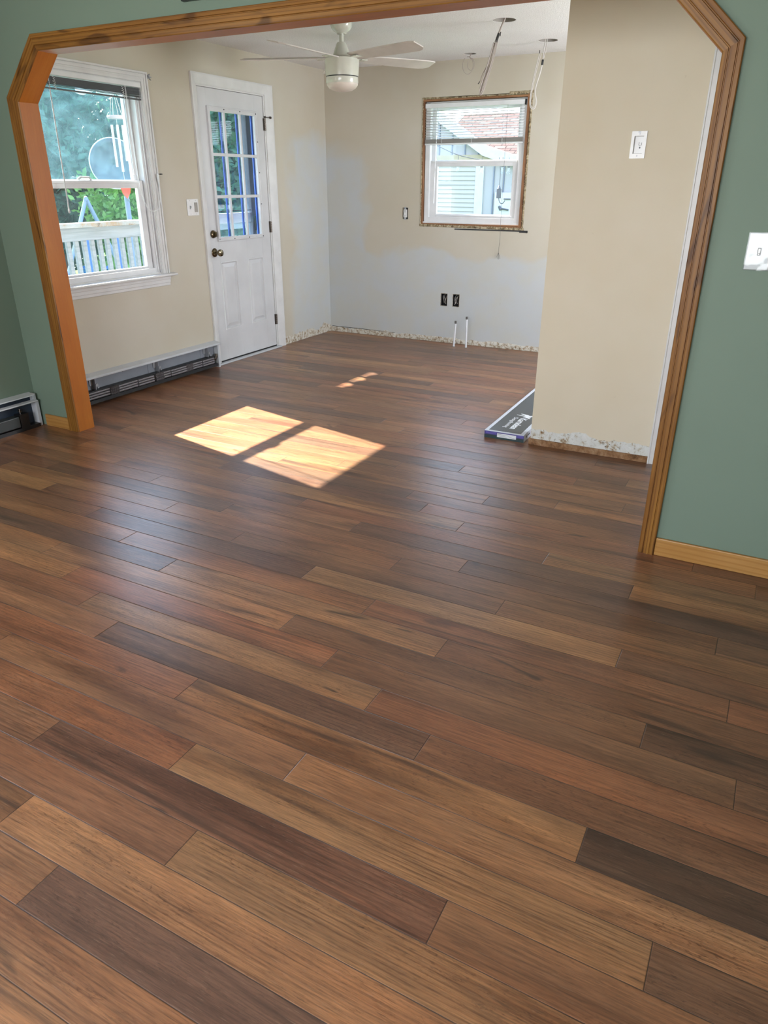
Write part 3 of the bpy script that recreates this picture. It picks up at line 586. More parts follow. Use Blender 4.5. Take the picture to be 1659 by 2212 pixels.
def window_2():
    r = empty('window_2', (0, B, 0), 0, kind='structure')
    m = MB(); ring(m, 1.03, 1.942, 1.082, 2.042, 0.045, 0.045, 0.040, 0.03, 0.022, 0.12)
    m.box((1.073, 0.03, 1.1), (1.079, 0.04, 2.02)); m.box((1.893, 0.03, 1.1), (1.899, 0.04, 2.02)); m.box((1.085, 0.09, 1.6), (1.11, 0.1, 2.02)); m.box((1.865, 0.09, 1.6), (1.89, 0.1, 2.02))
    m.box((1.02, 0.015, 1.070), (1.95, 0.03, 1.084))
    m.build('window_frame', M['vinyl'], r, bevel=0.002)
    m = MB(); ring(m, 1.075, 1.897, 1.110, 1.586, 0.072, 0.048, 0.040, 0.048, 0.036, 0.066)
    m.box((1.140, 0.028, 1.132), (1.865, 0.04, 1.142)); m.box((1.10, 0.03, 1.565), (1.88, 0.038, 1.582))
    s = m.build('lower_sash', M['vinyl'], r, bevel=0.003)
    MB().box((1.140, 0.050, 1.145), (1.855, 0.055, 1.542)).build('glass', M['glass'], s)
    m = MB(); ring(m, 1.075, 1.897, 1.548, 2.012, 0.035, 0.035, 0.042, 0.03, 0.074, 0.10)
    s = m.build('upper_sash', M['vinyl'], r, bevel=0.003)
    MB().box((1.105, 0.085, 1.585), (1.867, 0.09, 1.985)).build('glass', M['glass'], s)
    # exposed rough framing
    m = MB(); m.box((1.004, 0.004, 1.06), (1.024, 0.14, 2.07)); m.box((1.946, 0.004, 1.06), (1.972, 0.14, 2.07)); m.build('rough_stud', M['stud'], r, bevel=0.002)
    m = MB(); m.box((1.004, 0.003, 1.044), (1.99, 0.14, 1.070)); m.box((1.02, -0.001, 1.062), (1.95, 0.02, 1.0705)); m.box((1.004, 0.003, 2.046), (1.972, 0.14, 2.062)); m.build('rough_sill', M['studh'], r, bevel=0.002)
    # ragged plaster edge all round
    m = MB(); rnd = random.Random(5)
    def strip(p0, p1, nrm, wa, wb, step=0.007):
        p0, p1 = Vector(p0), Vector(p1); n = int((p1-p0).length/step); vs = []
        for i in range(n+1):
            p = p0.lerp(p1, i/n); ww = rnd.uniform(wa, wb); q = p+Vector(nrm)*ww
            vs += [(p.x, 0.001, p.y), (p.x+nrm[0]*ww*.3, -0.002-rnd.random()*0.004, p.y+nrm[1]*ww*.3), (p.x+nrm[0]*ww*.7, -0.001-rnd.random()*0.005, p.y+nrm[1]*ww*.7), (q.x, 0.001, q.y)]
        m.add(vs, [(i*4+j, (i+1)*4+j, (i+1)*4+j+1, i*4+j+1) for i in range(n) for j in range(3)])
    strip((1.004, 1.045), (1.004, 2.07), (1, 0), 0.006, 0.010)
    strip((1.992, 1.045), (1.992, 2.07), (-1, 0), 0.014, 0.021)
    strip((0.998, 1.040), (2.0, 1.028), (0, 1), 0.018, 0.026)
    strip((1.004, 2.077), (1.18, 2.077), (0, -1), 0.013, 0.018); strip((1.18, 2.072), (1.80, 2.072), (0, -1), 0.008, 0.013); strip((1.79, 2.090), (1.997, 2.090), (0, -1), 0.022, 0.028)
    m.build('plaster_edge', M['crumb'], r)
    m = MB(); m.box((1.35, -0.0015, 1.020), (1.98, 0.001, 1.031)); m.box((1.96, -0.0018, 1.012), (2.036, 0.001, 1.030)); m.tube([(2.028, -0.002, 1.012), (2.03, -0.004, 1.03)], 0.007, 6)
    m.build('dark_gap', M['black'], r)
window_2()
# windows behind the camera and an unseen kitchen side window added for fill light
def plain_window(name, axis, face, u0, u1, z0, z1):
    m = MB()
    P = (lambda a, b: m.box((face-0.03, a[0], a[1]), (face+0.03, b[0], b[1]))) if axis == 0 else (lambda a, b: m.box((a[0], face-0.03, a[1]), (b[0], face+0.03, b[1])))
    t = 0.05
    P((u0, z0), (u0+t, z1)); P((u1-t, z0), (u1, z1)); P((u0+t, z0), (u1-t, z0+t)); P((u0+t, z1-t), (u1-t, z1)); P((u0+t, (z0+z1)/2-0.02), (u1-t, (z0+z1)/2+0.02))
    m.build(name, M['vinyl'], kind='structure')
plain_window('window_3', 0, -0.03, -3.6, -1.9, 0.8, 2.1)
plain_window('window_4', 1, -5.0, 1.6, 4.2, 0.65, 2.15)
plain_window('added_window_5', 0, 4.36, 1.75, 3.15, 1.0, 2.0)

# ------------------------------------------------------------------ doors
def door_1():
    r = empty('door_1', (0, 0, 0), R(90), kind='structure')
    # slab with window opening and two raised panels; local x = world Y
    x0, x1, z0, z1, yf, yb = 1.860, 2.663, 0.024, 2.048, 0.008, 0.050
    gx0, gx1, gz0, gz1 = 1.965, 2.545, 0.985, 1.915
    m = MB()
    m.box((x0, yf, z0), (gx0, yb, z1)); m.box((gx1, yf, z0), (x1, yb, z1)); m.box((gx0, yf, gz1), (gx1, yb, z1))
    # lower part with recessed panels
    pans = [(1.968, 2.182, 0.272, 0.815), (2.326, 2.540, 0.272, 0.815)]
    us = [gx0, pans[0][0], pans[0][1], pans[1][0], pans[1][1], gx1]; zs = [z0, 0.272, 0.815, gz0]
    for i in range(5):
        for j in range(3):
            if j == 1 and i in (1, 3): continue
            if us[i+1]-us[i] > 1e-6: m.box((us[i], yf, zs[j]), (us[i+1], yb, zs[j+1]))
    for (a, b, c, d) in pans:
        def rect(t, y): return [(a+t, y, c+t), (b-t, y, c+t), (b-t, y, d-t), (a+t, y, d-t)]
        prev = rect(0, yf)
        for t, y in ((0.006, yf-0.003), (0.010, yf-0.002), (0.014, yf+0.009), (0.020, yf+0.009), (0.046, yf+0.0005)):
            cur = rect(t, y); m.add(prev+cur, [(k, (k+1) % 4, 4+(k+1) % 4, 4+k) for k in range(4)]); prev = cur
        m.add(prev, [(0, 1, 2, 3)])
    slab = m.build('door_panel', M['door'], r, bevel=0.0008)
    m = MB(); ring(m, 1.953, 2.557, 0.973, 1.930, 0.03, 0.03, 0.03, 0.034, -0.006, 0.016)
    ring(m, 1.953, 2.557, 0.973, 1.930, 0.010, 0.010, 0.010, 0.010, -0.010, 0.0)
    lite = m.build('glass_surround', M['door'], r, bevel=0.003)
    m = MB()
    for x in (2.147, 2.341): m.box((x-0.010, -0.006, 1.0), (x+0.010, 0.012, 1.898))
    for z in (1.302, 1.602): m.box((1.98, -0.0055, z-0.011), (2.53, 0.0115, z+0.011))
    m.build('muntins', M['door'], lite, bevel=0.003)
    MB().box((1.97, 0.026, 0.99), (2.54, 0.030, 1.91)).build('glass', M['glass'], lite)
    for x in (2.147, 2.341, 2.534): plabel(MB().box((x-0.012, 0.031, 0.99), (x+0.006, 0.040, 1.91)).build('outer_muntin', M['stormblue'], lite), 'outer muntin under bright blue film')
    for (x, z) in ((2.145, 1.915), (2.34, 1.915), (2.543, 1.912), (2.545, 1.71), (2.545, 1.48), (2.545, 1.24), (2.543, 0.985), (2.35, 0.985), (2.155, 0.985), (1.965, 0.99)):
        MB().lathe([(0.004, -0.0105), (0.004, -0.006)], (x, 0, z), 'Y', 10).build('screw', M['black'], lite)
    # knob + deadbolt
    kb = MB().lathe([(0.0, 0.006), (0.033, 0.006), (0.034, 0.0), (0.030, -0.006), (0.018, -0.010), (0.012, -0.014), (0.011, -0.034), (0.016, -0.040), (0.026, -0.048), (0.028, -0.058), (0.025, -0.068), (0.014, -0.073), (0.0, -0.074)], (1.905, 0.004, 0.892), 'Y', 28)
    plabel(kb.build('door_knob', M['brass'], slab, smooth=40), 'antique brass door knob')
    d = MB().lathe([(0.0, 0.006), (0.030, 0.006), (0.031, 0.0), (0.028, -0.010), (0.022, -0.017), (0.0, -0.018)], (1.905, 0.004, 1.030), 'Y', 28); d.box((1.902, -0.030, 1.012), (1.908, -0.010, 1.048))
    plabel(d.build('deadbolt', M['brass'], slab, smooth=40), 'antique brass deadbolt turn')
    # jamb, stop, casing
    m = MB(); m.box((1.845, 0.0, 0), (1.858, 0.11, 2.062)); m.box((2.665, 0.0, 0), (2.678, 0.11, 2.062)); m.box((1.858, 0.0, 2.050), (2.665, 0.11, 2.062))
    m.box((1.846, -0.004, 0.0), (1.856, 0.0, 2.06))
    m.build('door_frame', M['white'], r, bevel=0.001)
    m = MB()
    def cas(pts):  # casing cross-section swept along U
        pass
    path_ = [(1.849, 0.0), (1.849, 2.060), (2.678, 2.060), (2.678, 0.0)]
    pr = [(0, 0), (0, 0.006), (0.12, 0.009), (0.45, 0.014), (0.85, 0.018), (1.0, 0.017), (1.0, 0)]
    wd = [0.056, 0.075, 0.104]
    wd = [0.056, 0.074, 0.100]
    n = 3
    P2 = [Vector(p) for p in path_]; ds = [(P2[i+1]-P2[i]).normalized() for i in range(3)]; os_ = [Vector((-d_.y, d_.x)) for d_ in ds]
    def corner(i, fr):
        if i == 0: return P2[0]+os_[0]*wd[0]*fr
        if i == 3: return P2[3]+os_[2]*wd[2]*fr
        a = P2[i]+os_[i-1]*wd[i-1]*fr; b = P2[i]+os_[i]*wd[i]*fr; den = ds[i-1].x*ds[i].y-ds[i-1].y*ds[i].x
        return a+ds[i-1]*(((b-a).x*ds[i].y-(b-a).y*ds[i].x)/den)
    for i in range(3):
        for j in range(len(pr)-1):
            a, b, c, e = corner(i, pr[j][0]), corner(i+1, pr[j][0]), corner(i+1, pr[j+1][0]), corner(i, pr[j+1][0])
            m.add([(a.x, -pr[j][1], a.y), (b.x, -pr[j][1], b.y), (c.x, -pr[j+1][1], c.y), (e.x, -pr[j+1][1], e.y)], [(0, 1, 2, 3)])
    m.build('door_casing', M['white'], r)
    m = MB(); m.box((1.80, -0.03, 0.0), (2.70, 0.10, 0.014)); m.build('threshold', M['heater'], r, bevel=0.003)
    m = MB(); m.box((1.862, 0.004, 0.014), (2.66, 0.05, 0.024)); m.build('door_sweep', M['black'], r)
    for z in (1.845, 1.052, 0.258):
        m = MB()
        for q in range(5): m.tube([(2.668, -0.005, z-0.045+q*0.018), (2.668, -0.005, z-0.029+q*0.018)], 0.0085, 8)
        m.box((2.655, -0.001, z-0.045), (2.684, 0.008, z+0.045))
        h = m.build('hinge', M['bronze'], r, smooth=True)
        if z > 1.8:
            s_ = MB(); s_.tube([(2.668, -0.008, z+0.052), (2.712, -0.028, z+0.052)], 0.003, 8); s_.lathe([(0, -.008), (0.009, -0.006), (0.009, 0.006), (0, 0.008)], (2.713, -0.03, z+0.052), 'X', 12); s_.box((2.661, -0.013, z+0.046), (2.676, 0.0, z+0.060))
            s_.build('door_stop', M['bronze'], h)
door_1()
def door_2():  # storm door outside
    r = empty('door_2', (0, 0, 0), R(90), kind='structure')
    m = MB(); m.box((1.80, 0.135, 0.0), (1.90, 0.165, 2.10)); m.box((1.90, 0.135, 0.0), (2.66, 0.165, 0.30)); m.box((1.90, 0.135, 2.02), (2.66, 0.165, 2.10))
    m.build('storm_stile', M['stormwhite'], r, bevel=0.003)
    m = MB(); m.box((2.572, 0.120, 0.0), (2.665, 0.17, 2.10)); m.box((2.53, 0.14, 0.3), (2.54, 0.15, 2.02)); m.build('hinge_stile', M['stormgray'], r, bevel=0.003)
    MB().box((2.665, 0.10, 0.0), (2.685, 0.18, 2.10)).build('film_strip', M['stormblue'], r)
    m = MB(); m.box((1.90, 0.135, 1.095), (2.572, 0.165, 1.172)); m.box((1.90, 0.130, 1.165), (2.572, 0.136, 1.172)); m.build('storm_rail', M['stormwhite'], r, bevel=0.002)
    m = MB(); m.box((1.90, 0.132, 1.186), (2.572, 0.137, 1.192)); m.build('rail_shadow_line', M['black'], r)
    m = MB(); m.box((2.59, 0.10, 1.02), (2.62, 0.12, 1.14)); m.box((2.585, 0.08, 0.99), (2.625, 0.105, 1.03)); m.build('handle', M['black'], r, bevel=0.004)
    MB().box((1.90, 0.150, 0.3), (2.572, 0.153, 2.02)).build('glass', M['glass_storm'], r)
door_2()

# ------------------------------------------------------------------ blinds
def blind_back():
    r = empty('window_blind', (0, B-0.004, 0), 0, 'white horizontal blind lowered halfway over the bare-framed back window', 'blind')
    m = MB(); m.box((1.036, -0.008, 1.992), (1.936, 0.018, 2.028)); m.build('headrail', M['slat'], r, bevel=0.004)
    MB().box((1.035, 0.004, 2.024), (1.075, 0.018, 2.030)).build('end_bracket', M['black'], r); MB().box((1.932, -0.010, 1.988), (1.937, 0.018, 2.030)).build('end_bracket', M['black'], r)
    z = 1.972; n = 11
    for i in range(n):
        zc = z - i*0.0205; sag = 0.003
        m = MB(); vs = []
        for k in range(9):
            x = 1.042+0.89*k/8; s = -sag*math.sin(math.pi*k/8)*1.2
            for (dy, dz) in ((-0.012, -0.0035), (-0.004, 0.0012), (0.005, 0.0035), (0.013, 0.0042)): vs.append((x, dy, zc+dz+s))
        fs = [(k*4+j, (k+1)*4+j, (k+1)*4+j+1, k*4+j+1) for k in range(8) for j in range(3)]
        m.add(vs, fs); o = m.build('slat', M['slat'], r, smooth='all')
        sm = o.modifiers.new('solid', 'SOLIDIFY'); sm.thickness = 0.001
    m = MB()
    for i in range(9): m.box((1.042, -0.012, 1.722+i*0.0036), (1.930, 0.012, 1.7245+i*0.0036))
    plabel(m.build('slat_stack', M['stack'], r), 'taupe stacked slats')
    m = MB(); m.box((1.040, -0.011, 1.708), (1.932, 0.011, 1.721)); m.build('bottom_rail', M['slat'], r, bevel=0.003)
    for x in (1.20, 1.48, 1.755):
        m = MB()
        for y in (-0.0145, 0.0145): m.tube([(x, y, 1.995), (x, y, 1.71)], 0.0007, 4)
        for q in range(4): m.tube([(x-0.006+0.004*(q % 2), -0.015, 1.752-q*0.008), (x+0.006, -0.017, 1.746-q*0.008), (x-0.003, -0.015, 1.742-q*0.008)], 0.0016, 5)
        m.build('ladder_cord', M['slat'], r)
    m = MB(); m.tube([(1.158, -0.018, 1.995), (1.155, -0.020, 1.70), (1.148, -0.020, 1.24)], 0.0030, 6); plabel(m.build('tilt_wand', M['glass_clear'], r), 'clear tilt wand')
    m = MB(); m.tube([(1.79, -0.016, 1.995), (1.79, -0.018, 1.5), (1.792, -0.016, 1.1), (1.795, -0.016, 0.95), (1.789, -0.014, 0.86), (1.788, -0.012, 0.842)], 0.0012, 5)
    for dx, dz in ((-0.018, 0.80), (-0.004, 0.79), (0.004, 0.785), (0.018, 0.79)): m.tube([(1.788, -0.012, 0.845), (1.788+dx*0.5, -0.011, 0.82), (1.788+dx, -0.010, dz)], 0.0011, 4)
    plabel(m.build('lift_cord', M['valve'], r), 'thin grey lift cord ending in frayed strands')
blind_back()
def blind_left():
    r = empty('window_blind', (0.0, 0, 0), R(90), 'blind with slats coloured in backlit shade, drawn up to the top of the white-cased window beside the door', 'blind')
    m = MB(); m.box((0.36, -0.026, 1.977), (1.278, 0.002, 2.008)); m.build('headrail', M['slat'], r, bevel=0.004)
    rnd = random.Random(2)
    for i in range(9):
        m = MB(); z = 1.968-i*0.0058; t = rnd.uniform(-0.004, 0.004); x1 = 1.270
        vs = []
        for k in range(7):
            x = 0.365+(x1-0.365)*k/6; dz = t*(k/6-.5)+(0.002 if k % 2 else 0)
            for (dy, h) in ((-0.028, -0.001), (-0.016, 0.0018), (-0.004, 0)): vs.append((x, dy, z+dz+h))
        m.add(vs, [(k*3+j, (k+1)*3+j, (k+1)*3+j+1, k*3+j+1) for k in range(6) for j in range(2)])
        o = m.build('slat', M['slat_shade'], r, smooth='all'); sm = o.modifiers.new('solid', 'SOLIDIFY'); sm.thickness = 0.0012
    m = MB(); m.box((0.366, -0.022, 1.932), (1.262, -0.008, 1.972)); m.build('slat_stack', M['slat_shade'], r)
    m = MB(); m.box((0.365, -0.026, 1.903), (1.270, -0.004, 1.912)); m.build('bottom_rail', M['slat_shade'], r, bevel=0.002)
    for x in (0.575, 1.108):
        m = MB()
        for q in range(6): m.tube([(x-0.008+0.005*(q % 2), -0.030, 1.968-q*0.011), (x+0.009, -0.033, 1.963-q*0.011), (x-0.004+0.004*(q % 3), -0.030, 1.957-q*0.011)], 0.0017, 5)
        m.build('ladder_cord', M['slat'], r)
    m = MB(); m.tube([(0.545, -0.022, 1.975), (0.54, -0.024, 1.60), (0.533, -0.026, 1.245)], 0.0038, 8); m.lathe([(0.0035, 0), (0.006, 0.004), (0.006, 0.02), (0.003, 0.024)], (0.533, -0.026, 1.225), 'Z', 10)
    plabel(m.build('tilt_wand', M['slat'], r, smooth=True), 'white hexagonal tilt wand')
    m = MB()
    pts = [(1.13, -0.03, 1.975), (1.133, -0.032, 1.75), (1.14, -0.03, 1.45), (1.15, -0.028, 1.36), (1.175, -0.03, 1.27), (1.21, -0.034, 1.225), (1.25, -0.036, 1.215), (1.295, -0.04, 1.23), (1.325, -0.036, 1.29), (1.335, -0.03, 1.38), (1.338, -0.028, 1.44)]
    m.tube(pts, 0.0014, 5); m.tube([(p[0]+0.006, p[1], p[2]+0.004) for p in pts], 0.0014, 5)
    m.tube([(1.338, -0.028, 1.44), (1.33, -0.024, 1.6), (1.345, -0.024, 1.72), (1.337, -0.024, 1.84)], 0.0012, 5)
    m.build('lift_cord', M['slat'], r)
blind_left()
m = MB(); m.box((0.0225, 1.330, 1.425), (0.032, 1.345, 1.455)); m.tube([(0.026, 1.337, 1.46), (0.030, 1.336, 1.425), (0.026, 1.340, 1.395)], [0.004, 0.008, 0.005], 8)
tag(m.build('cord_cleat', M['slat']), 'small white cord cleat on the window casing nearest the door', 'cord cleat')
m = MB(); m.box((0.0, 1.362, 2.040), (0.022, 1.376, 2.062)); m.box((0.018, 1.355, 2.045), (0.034, 1.380, 2.050)); m.tube([(0.02, 1.36, 2.058), (0.034, 1.366, 2.066)], 0.003, 6); m.tube([(0.02, 1.374, 2.038), (0.034, 1.372, 2.030)], 0.003, 6)
tag(m.build('curtain_rod_bracket', M['steel']), 'small metal bracket at the top corner of the window casing nearest the door', 'bracket')
m = MB(); m.lathe([(0.0, 0.0), (0.004, 0.001), (0.004, 0.022), (0.0, 0.023)], (0, 1.388, 1.457), 'X', 8); m.tube([(0.016, 1.388, 1.457), (0.020, 1.378, 1.457)], 0.004, 6)
tag(m.build('wall_screw', M['black']), 'black screw sticking out of the wall between the window casing and the door', 'screw')

# ------------------------------------------------------------------ ceiling fan
def fan():
    c = (1.24, 1.87)
    r = empty('ceiling_fan', (c[0], c[1], CH), 0, 'white five-blade ceiling fan with a domed light lens hanging in the kitchen', 'ceiling fan')
    MB().lathe([(0.0, 0), (0.070, 0), (0.070, -0.012), (0.066, -0.030), (0.052, -0.048), (0.036, -0.056), (0.030, -0.060), (0.030, -0.064), (0, -0.064)], seg=40).build('canopy', M['fan'], r, smooth=35)
    MB().lathe([(0.0145, -0.060), (0.0145, -0.115)], seg=20).build('downrod', M['fan'], r, smooth=35)
    MB().lathe([(0, -0.108), (0.026, -0.110), (0.032, -0.116), (0.060, -0.186), (0.058, -0.190), (0, -0.190)], seg=36).build('coupling_cover', M['fan'], r, smooth=35)
    mo = MB().lathe([(0, -0.198), (0.108, -0.198), (0.113, -0.203), (0.113, -0.230), (0.108, -0.300), (0, -0.300)], seg=48).build('motor_housing', M['fan'], r, smooth=35)
    MB().lathe([(0.102, -0.299), (0.102, -0.307)], seg=48).build('vent_slot', M['black'], mo, smooth=35)
    MB().lathe([(0.0, -0.306), (0.106, -0.306), (0.106, -0.336), (0.104, -0.341), (0, -0.341)], seg=48).build('light_ring', M['fan'], r, smooth=35)
    MB().lathe([(0.103, -0.340), (0.102, -0.350), (0.090, -0.366), (0.065, -0.380), (0.035, -0.387), (0, -0.389)], seg=48).build('light_lens', M['fanlens'], r, smooth=50)
    RT = Vector((0.883, 0.469)); FW = Vector((-0.469, 0.883)); proto = None
    for i, a in enumerate((172, 100, 28, -44, -122)):
        d = RT*math.cos(R(a))+FW*math.sin(R(a)); ang = math.atan2(d.y, d.x)
        if proto is None:
            m = MB(); n = 18; top = []; bot = []
            for k in range(n+1):
                t = k/n; x = 0.10+0.58*t; wd = 0.050+0.018*math.sin(min(1, t*1.2)*math.pi*0.5)
                lead, trail = wd, -wd
                if t > 0.90: q = (t-0.9)/0.1; lead = wd*(1-0.55*q*q); trail = -wd*(1-0.15*q*q)
                pitch = R(-12)
                for (yy) in (lead, trail):
                    top.append((x, yy*math.cos(pitch), yy*math.sin(pitch)+0.003)); bot.append((x, yy*math.cos(pitch), yy*math.sin(pitch)-0.003))
            N = len(top)
            fs = [(2*k, 2*k+1, 2*k+3, 2*k+2) for k in range(n)]+[(N+2*k+2, N+2*k+3, N+2*k+1, N+2*k) for k in range(n)]
            fs += [(2*k, 2*k+2, N+2*k+2, N+2*k) for k in range(n)]+[(2*k+3, 2*k+1, N+2*k+1, N+2*k+3) for k in range(n)]+[(0, N, N+1, 1), (2*n+1, N+2*n+1, N+2*n, 2*n)]
            m.add(top+bot, fs); proto = m.build('blade', M['blade'], r); o = proto
            am = MB(); am.box((0.05, -0.022, -0.008), (0.17, 0.022, -0.003)); am.box((0.13, -0.035, -0.009), (0.17, 0.035, -0.004)); arm = am.build('blade_arm', M['fan'], proto)
        else:
            o = proto.copy(); COL.objects.link(o); o.parent = r; a2 = arm.copy(); COL.objects.link(a2); a2.parent = o
        o.location = (0, 0, -0.194); o.rotation_euler = (0, 0, ang)
fan()

# ------------------------------------------------------------------ ceiling cables in cut-outs
def can(i, label):
    x, y, r_ = CANS[i]
    o = empty('ceiling_cutout_cable', (x, y, CH), 0, label, 'cable', 'loose cables hanging from round ceiling holes')
    m = MB(); n = 40; q = [(r_*1.0*math.cos(2*math.pi*k/n), r_*math.sin(2*math.pi*k/n)) for k in range(n)]
    m.add([(a*0.99, b*0.99, 0.002) for a, b in q]+[(a, b, 0.09) for a, b in q], [(k, (k+1) % n, n+(k+1) % n, n+k) for k in range(n)]+[tuple(range(n, 2*n))])
    m.build('hole_box', M['hole'], o)
    return o
RTv = Vector((0.883, 0.469, 0)); 
def L(a, z, f=0.0): return tuple(RTv*a+Vector((-0.469, 0.883, 0))*f+Vector((0, 0, z)))
# smooth polyline
def smooth(pts, it=2):
    pts = [Vector(p) for p in pts]
    for _ in range(it):
        q = [pts[0]]
        for a, b in zip(pts, pts[1:]): q += [a.lerp(b, 0.25), a.lerp(b, 0.75)]
        q.append(pts[-1]); pts = q
    return pts
o = can(1, 'round ceiling hole nearest the opening with a long taped grey cable bundle')
m = MB()
m.tube(smooth([L(0.02, 0.05), L(0.0, 0.0), L(-0.025, -0.055), L(-0.04, -0.105)]), 0.0062, 8)
for (e, zz, f) in ((0.0, -0.41, 0), (0.006, -0.405, 0.006), (-0.005, -0.40, -0.006)):
    m.tube(smooth([L(-0.04+e, -0.11, f), L(-0.055+e, -0.20, f), L(-0.095+e, -0.33, f), L(-0.118+e, zz, f), L(-0.132+e, zz-0.002, f), L(-0.128+e, -0.37, f), L(-0.105+e, -0.30, f), L(-0.07+e*2, -0.20, f), L(-0.055+e, -0.12, f)], 3), 0.0032, 6)
m.tube(smooth([L(-0.045, -0.12), L(-0.07, -0.16), L(-0.075, -0.22), L(-0.12, -0.29), L(-0.135, -0.335)]), 0.0034, 6)
m.build('cable', M['romex'], o, smooth=True)
m = MB(); m.tube([L(-0.029, -0.070), L(-0.045, -0.118)], 0.0085, 10); plabel(m.build('tape', M['black'], o), 'black electrical tape')
for a_, b_ in ((L(-0.018, -0.062), L(-0.020, -0.085)), (L(-0.136, -0.335), L(-0.146, -0.350))): MB().tube([a_, b_], 0.003, 6).build('wire_end', M['black'], o)
o = can(2, 'round ceiling hole beside the partition with a narrow taped cable loop')
m = MB()
m.tube(smooth([L(-0.015, 0.05), L(-0.025, -0.05), L(-0.027, -0.11)]), 0.0042, 8); m.tube(smooth([L(-0.004, 0.05), L(-0.008, -0.05), L(-0.022, -0.11)]), 0.0036, 8)
m.tube(smooth([L(-0.026, -0.14), L(-0.036, -0.20), L(-0.066, -0.30), L(-0.060, -0.345), L(-0.045, -0.38), L(-0.056, -0.43), L(-0.078, -0.435), L(-0.100, -0.41), L(-0.098, -0.33), L(-0.080, -0.20), L(-0.055, -0.08)], 3), 0.0034, 6)
m.tube(smooth([L(-0.030, -0.14), L(-0.040, -0.20), L(-0.069, -0.30), L(-0.064, -0.345), L(-0.050, -0.38), L(-0.060, -0.422), L(-0.078, -0.425), L(-0.094, -0.40), L(-0.090, -0.33), L(-0.072, -0.20), L(-0.042, -0.08)], 3), 0.0030, 6)
m.build('cable', M['cablew'], o, smooth=True)
m = MB(); m.tube([L(-0.026, -0.118), L(-0.029, -0.152)], 0.0085, 10); MB().tube([L(-0.055, -0.08), L(-0.0545, -0.06)], 0.003, 6).build('wire_end', M['black'], o); plabel(m.build('tape', M['black'], o), 'black electrical tape')
o = can(0, 'small round ceiling hole near the back wall with thin cable coiled in two rings')
m = MB()
for (cx_, cz_, rr) in ((-0.012, -0.078, 0.050), (0.012, -0.070, 0.034)):
    m.tube([L(cx_+rr*math.cos(a*math.pi/14)*0.85, cz_+rr*math.sin(a*math.pi/14)*1.2, 0.004) for a in range(-18, 9)], 0.0024, 6)
m.tube(smooth([L(0.0, 0.04), L(0.01, -0.01), L(-0.005, -0.02), L(0.015, -0.035)]), 0.004, 6)
m.build('cable', M['romex'], o, smooth=True)

# ------------------------------------------------------------------ outlets, plates, boxes
def plate_recessed():
    r = empty('power_outlet', (3.3285, 1.119, 1.568), 0, 'white recessed single outlet plate high on the cream partition', 'outlet')
    m = MB(); ring(m, -0.035, 0.035, -0.058, 0.058, 0.013, 0.013, 0.020, 0.020, -0.006, 0.0); m.build('cover_plate', M['plate'], r)
    m = MB()
    def rect(a, b, c, d, y): return [(a, y, c), (b, y, c), (b, y, d), (a, y, d)]
    m.add(rect(-0.022, 0.022, -0.038, 0.038, -0.004)+rect(-0.020, 0.020, -0.036, 0.036, 0.012), [(k, (k+1) % 4, 4+(k+1) % 4, 4+k) for k in range(4)]+[(4, 5, 6, 7)])
    m.build('recess', M['plate'], r)
    m = MB(); m.box((-0.001, 0.010, -0.002), (0.0005, 0.0115, 0.012)); m.box((0.011, 0.010, -0.002), (0.0125, 0.0115, 0.010)); m.lathe([(0.0035, 0.010), (0.0035, 0.0115)], (0.0055, 0, -0.012), 'Y', 12)
    m.lathe([(0.002, 0.010), (0.002, 0.0115)], (0.0055, 0, -0.004), 'Y', 8)
    m.build('socket_slots', M['black'], r)
    MB().lathe([(0.003, -0.0065), (0.003, -0.006)], (0.002, 0, 0.046), 'Y', 10).build('screw', M['steel'], r); MB().lathe([(0.003, -0.0065), (0.003, -0.006)], (0, 0, -0.047), 'Y', 10).build('screw', M['steel'], r); MB().box((-0.006, -0.0066, 0.051), (0.006, -0.006, 0.057)).build('chip_mark', M['steel'], r)
plate_recessed()
def two_gang():
    r = empty('light_switch', (0.0, 1.6925, 1.232), R(90), 'white two-gang switch plate on the cream wall between window and door', 'light switch')
    m = MB(); m.box((-0.063, -0.006, -0.058), (0.063, 0, 0.058)); m.build('cover_plate', M['plate'], r, bevel=0.003)
    m = MB(); m.box((-0.037, -0.009, -0.012), (-0.027, -0.006, 0.012)); m.box((-0.034, -0.018, 0.0), (-0.030, -0.009, 0.008)); plabel(m.build('toggle', M['plate_gray'], r, bevel=0.001), 'glossy white toggle')
    m = MB(); m.box((0.014, -0.0085, -0.034), (0.048, -0.006, 0.034)); plabel(m.build('slider', M['stack'], r), 'grey-brown rocker control')
    for x in (-0.032, 0.032):
        for z in (-0.047, 0.047): MB().lathe([(0.003, -0.0068), (0.003, -0.006)], (x, 0, z), 'Y', 8).build('screw', M['steel'], r)
two_gang()
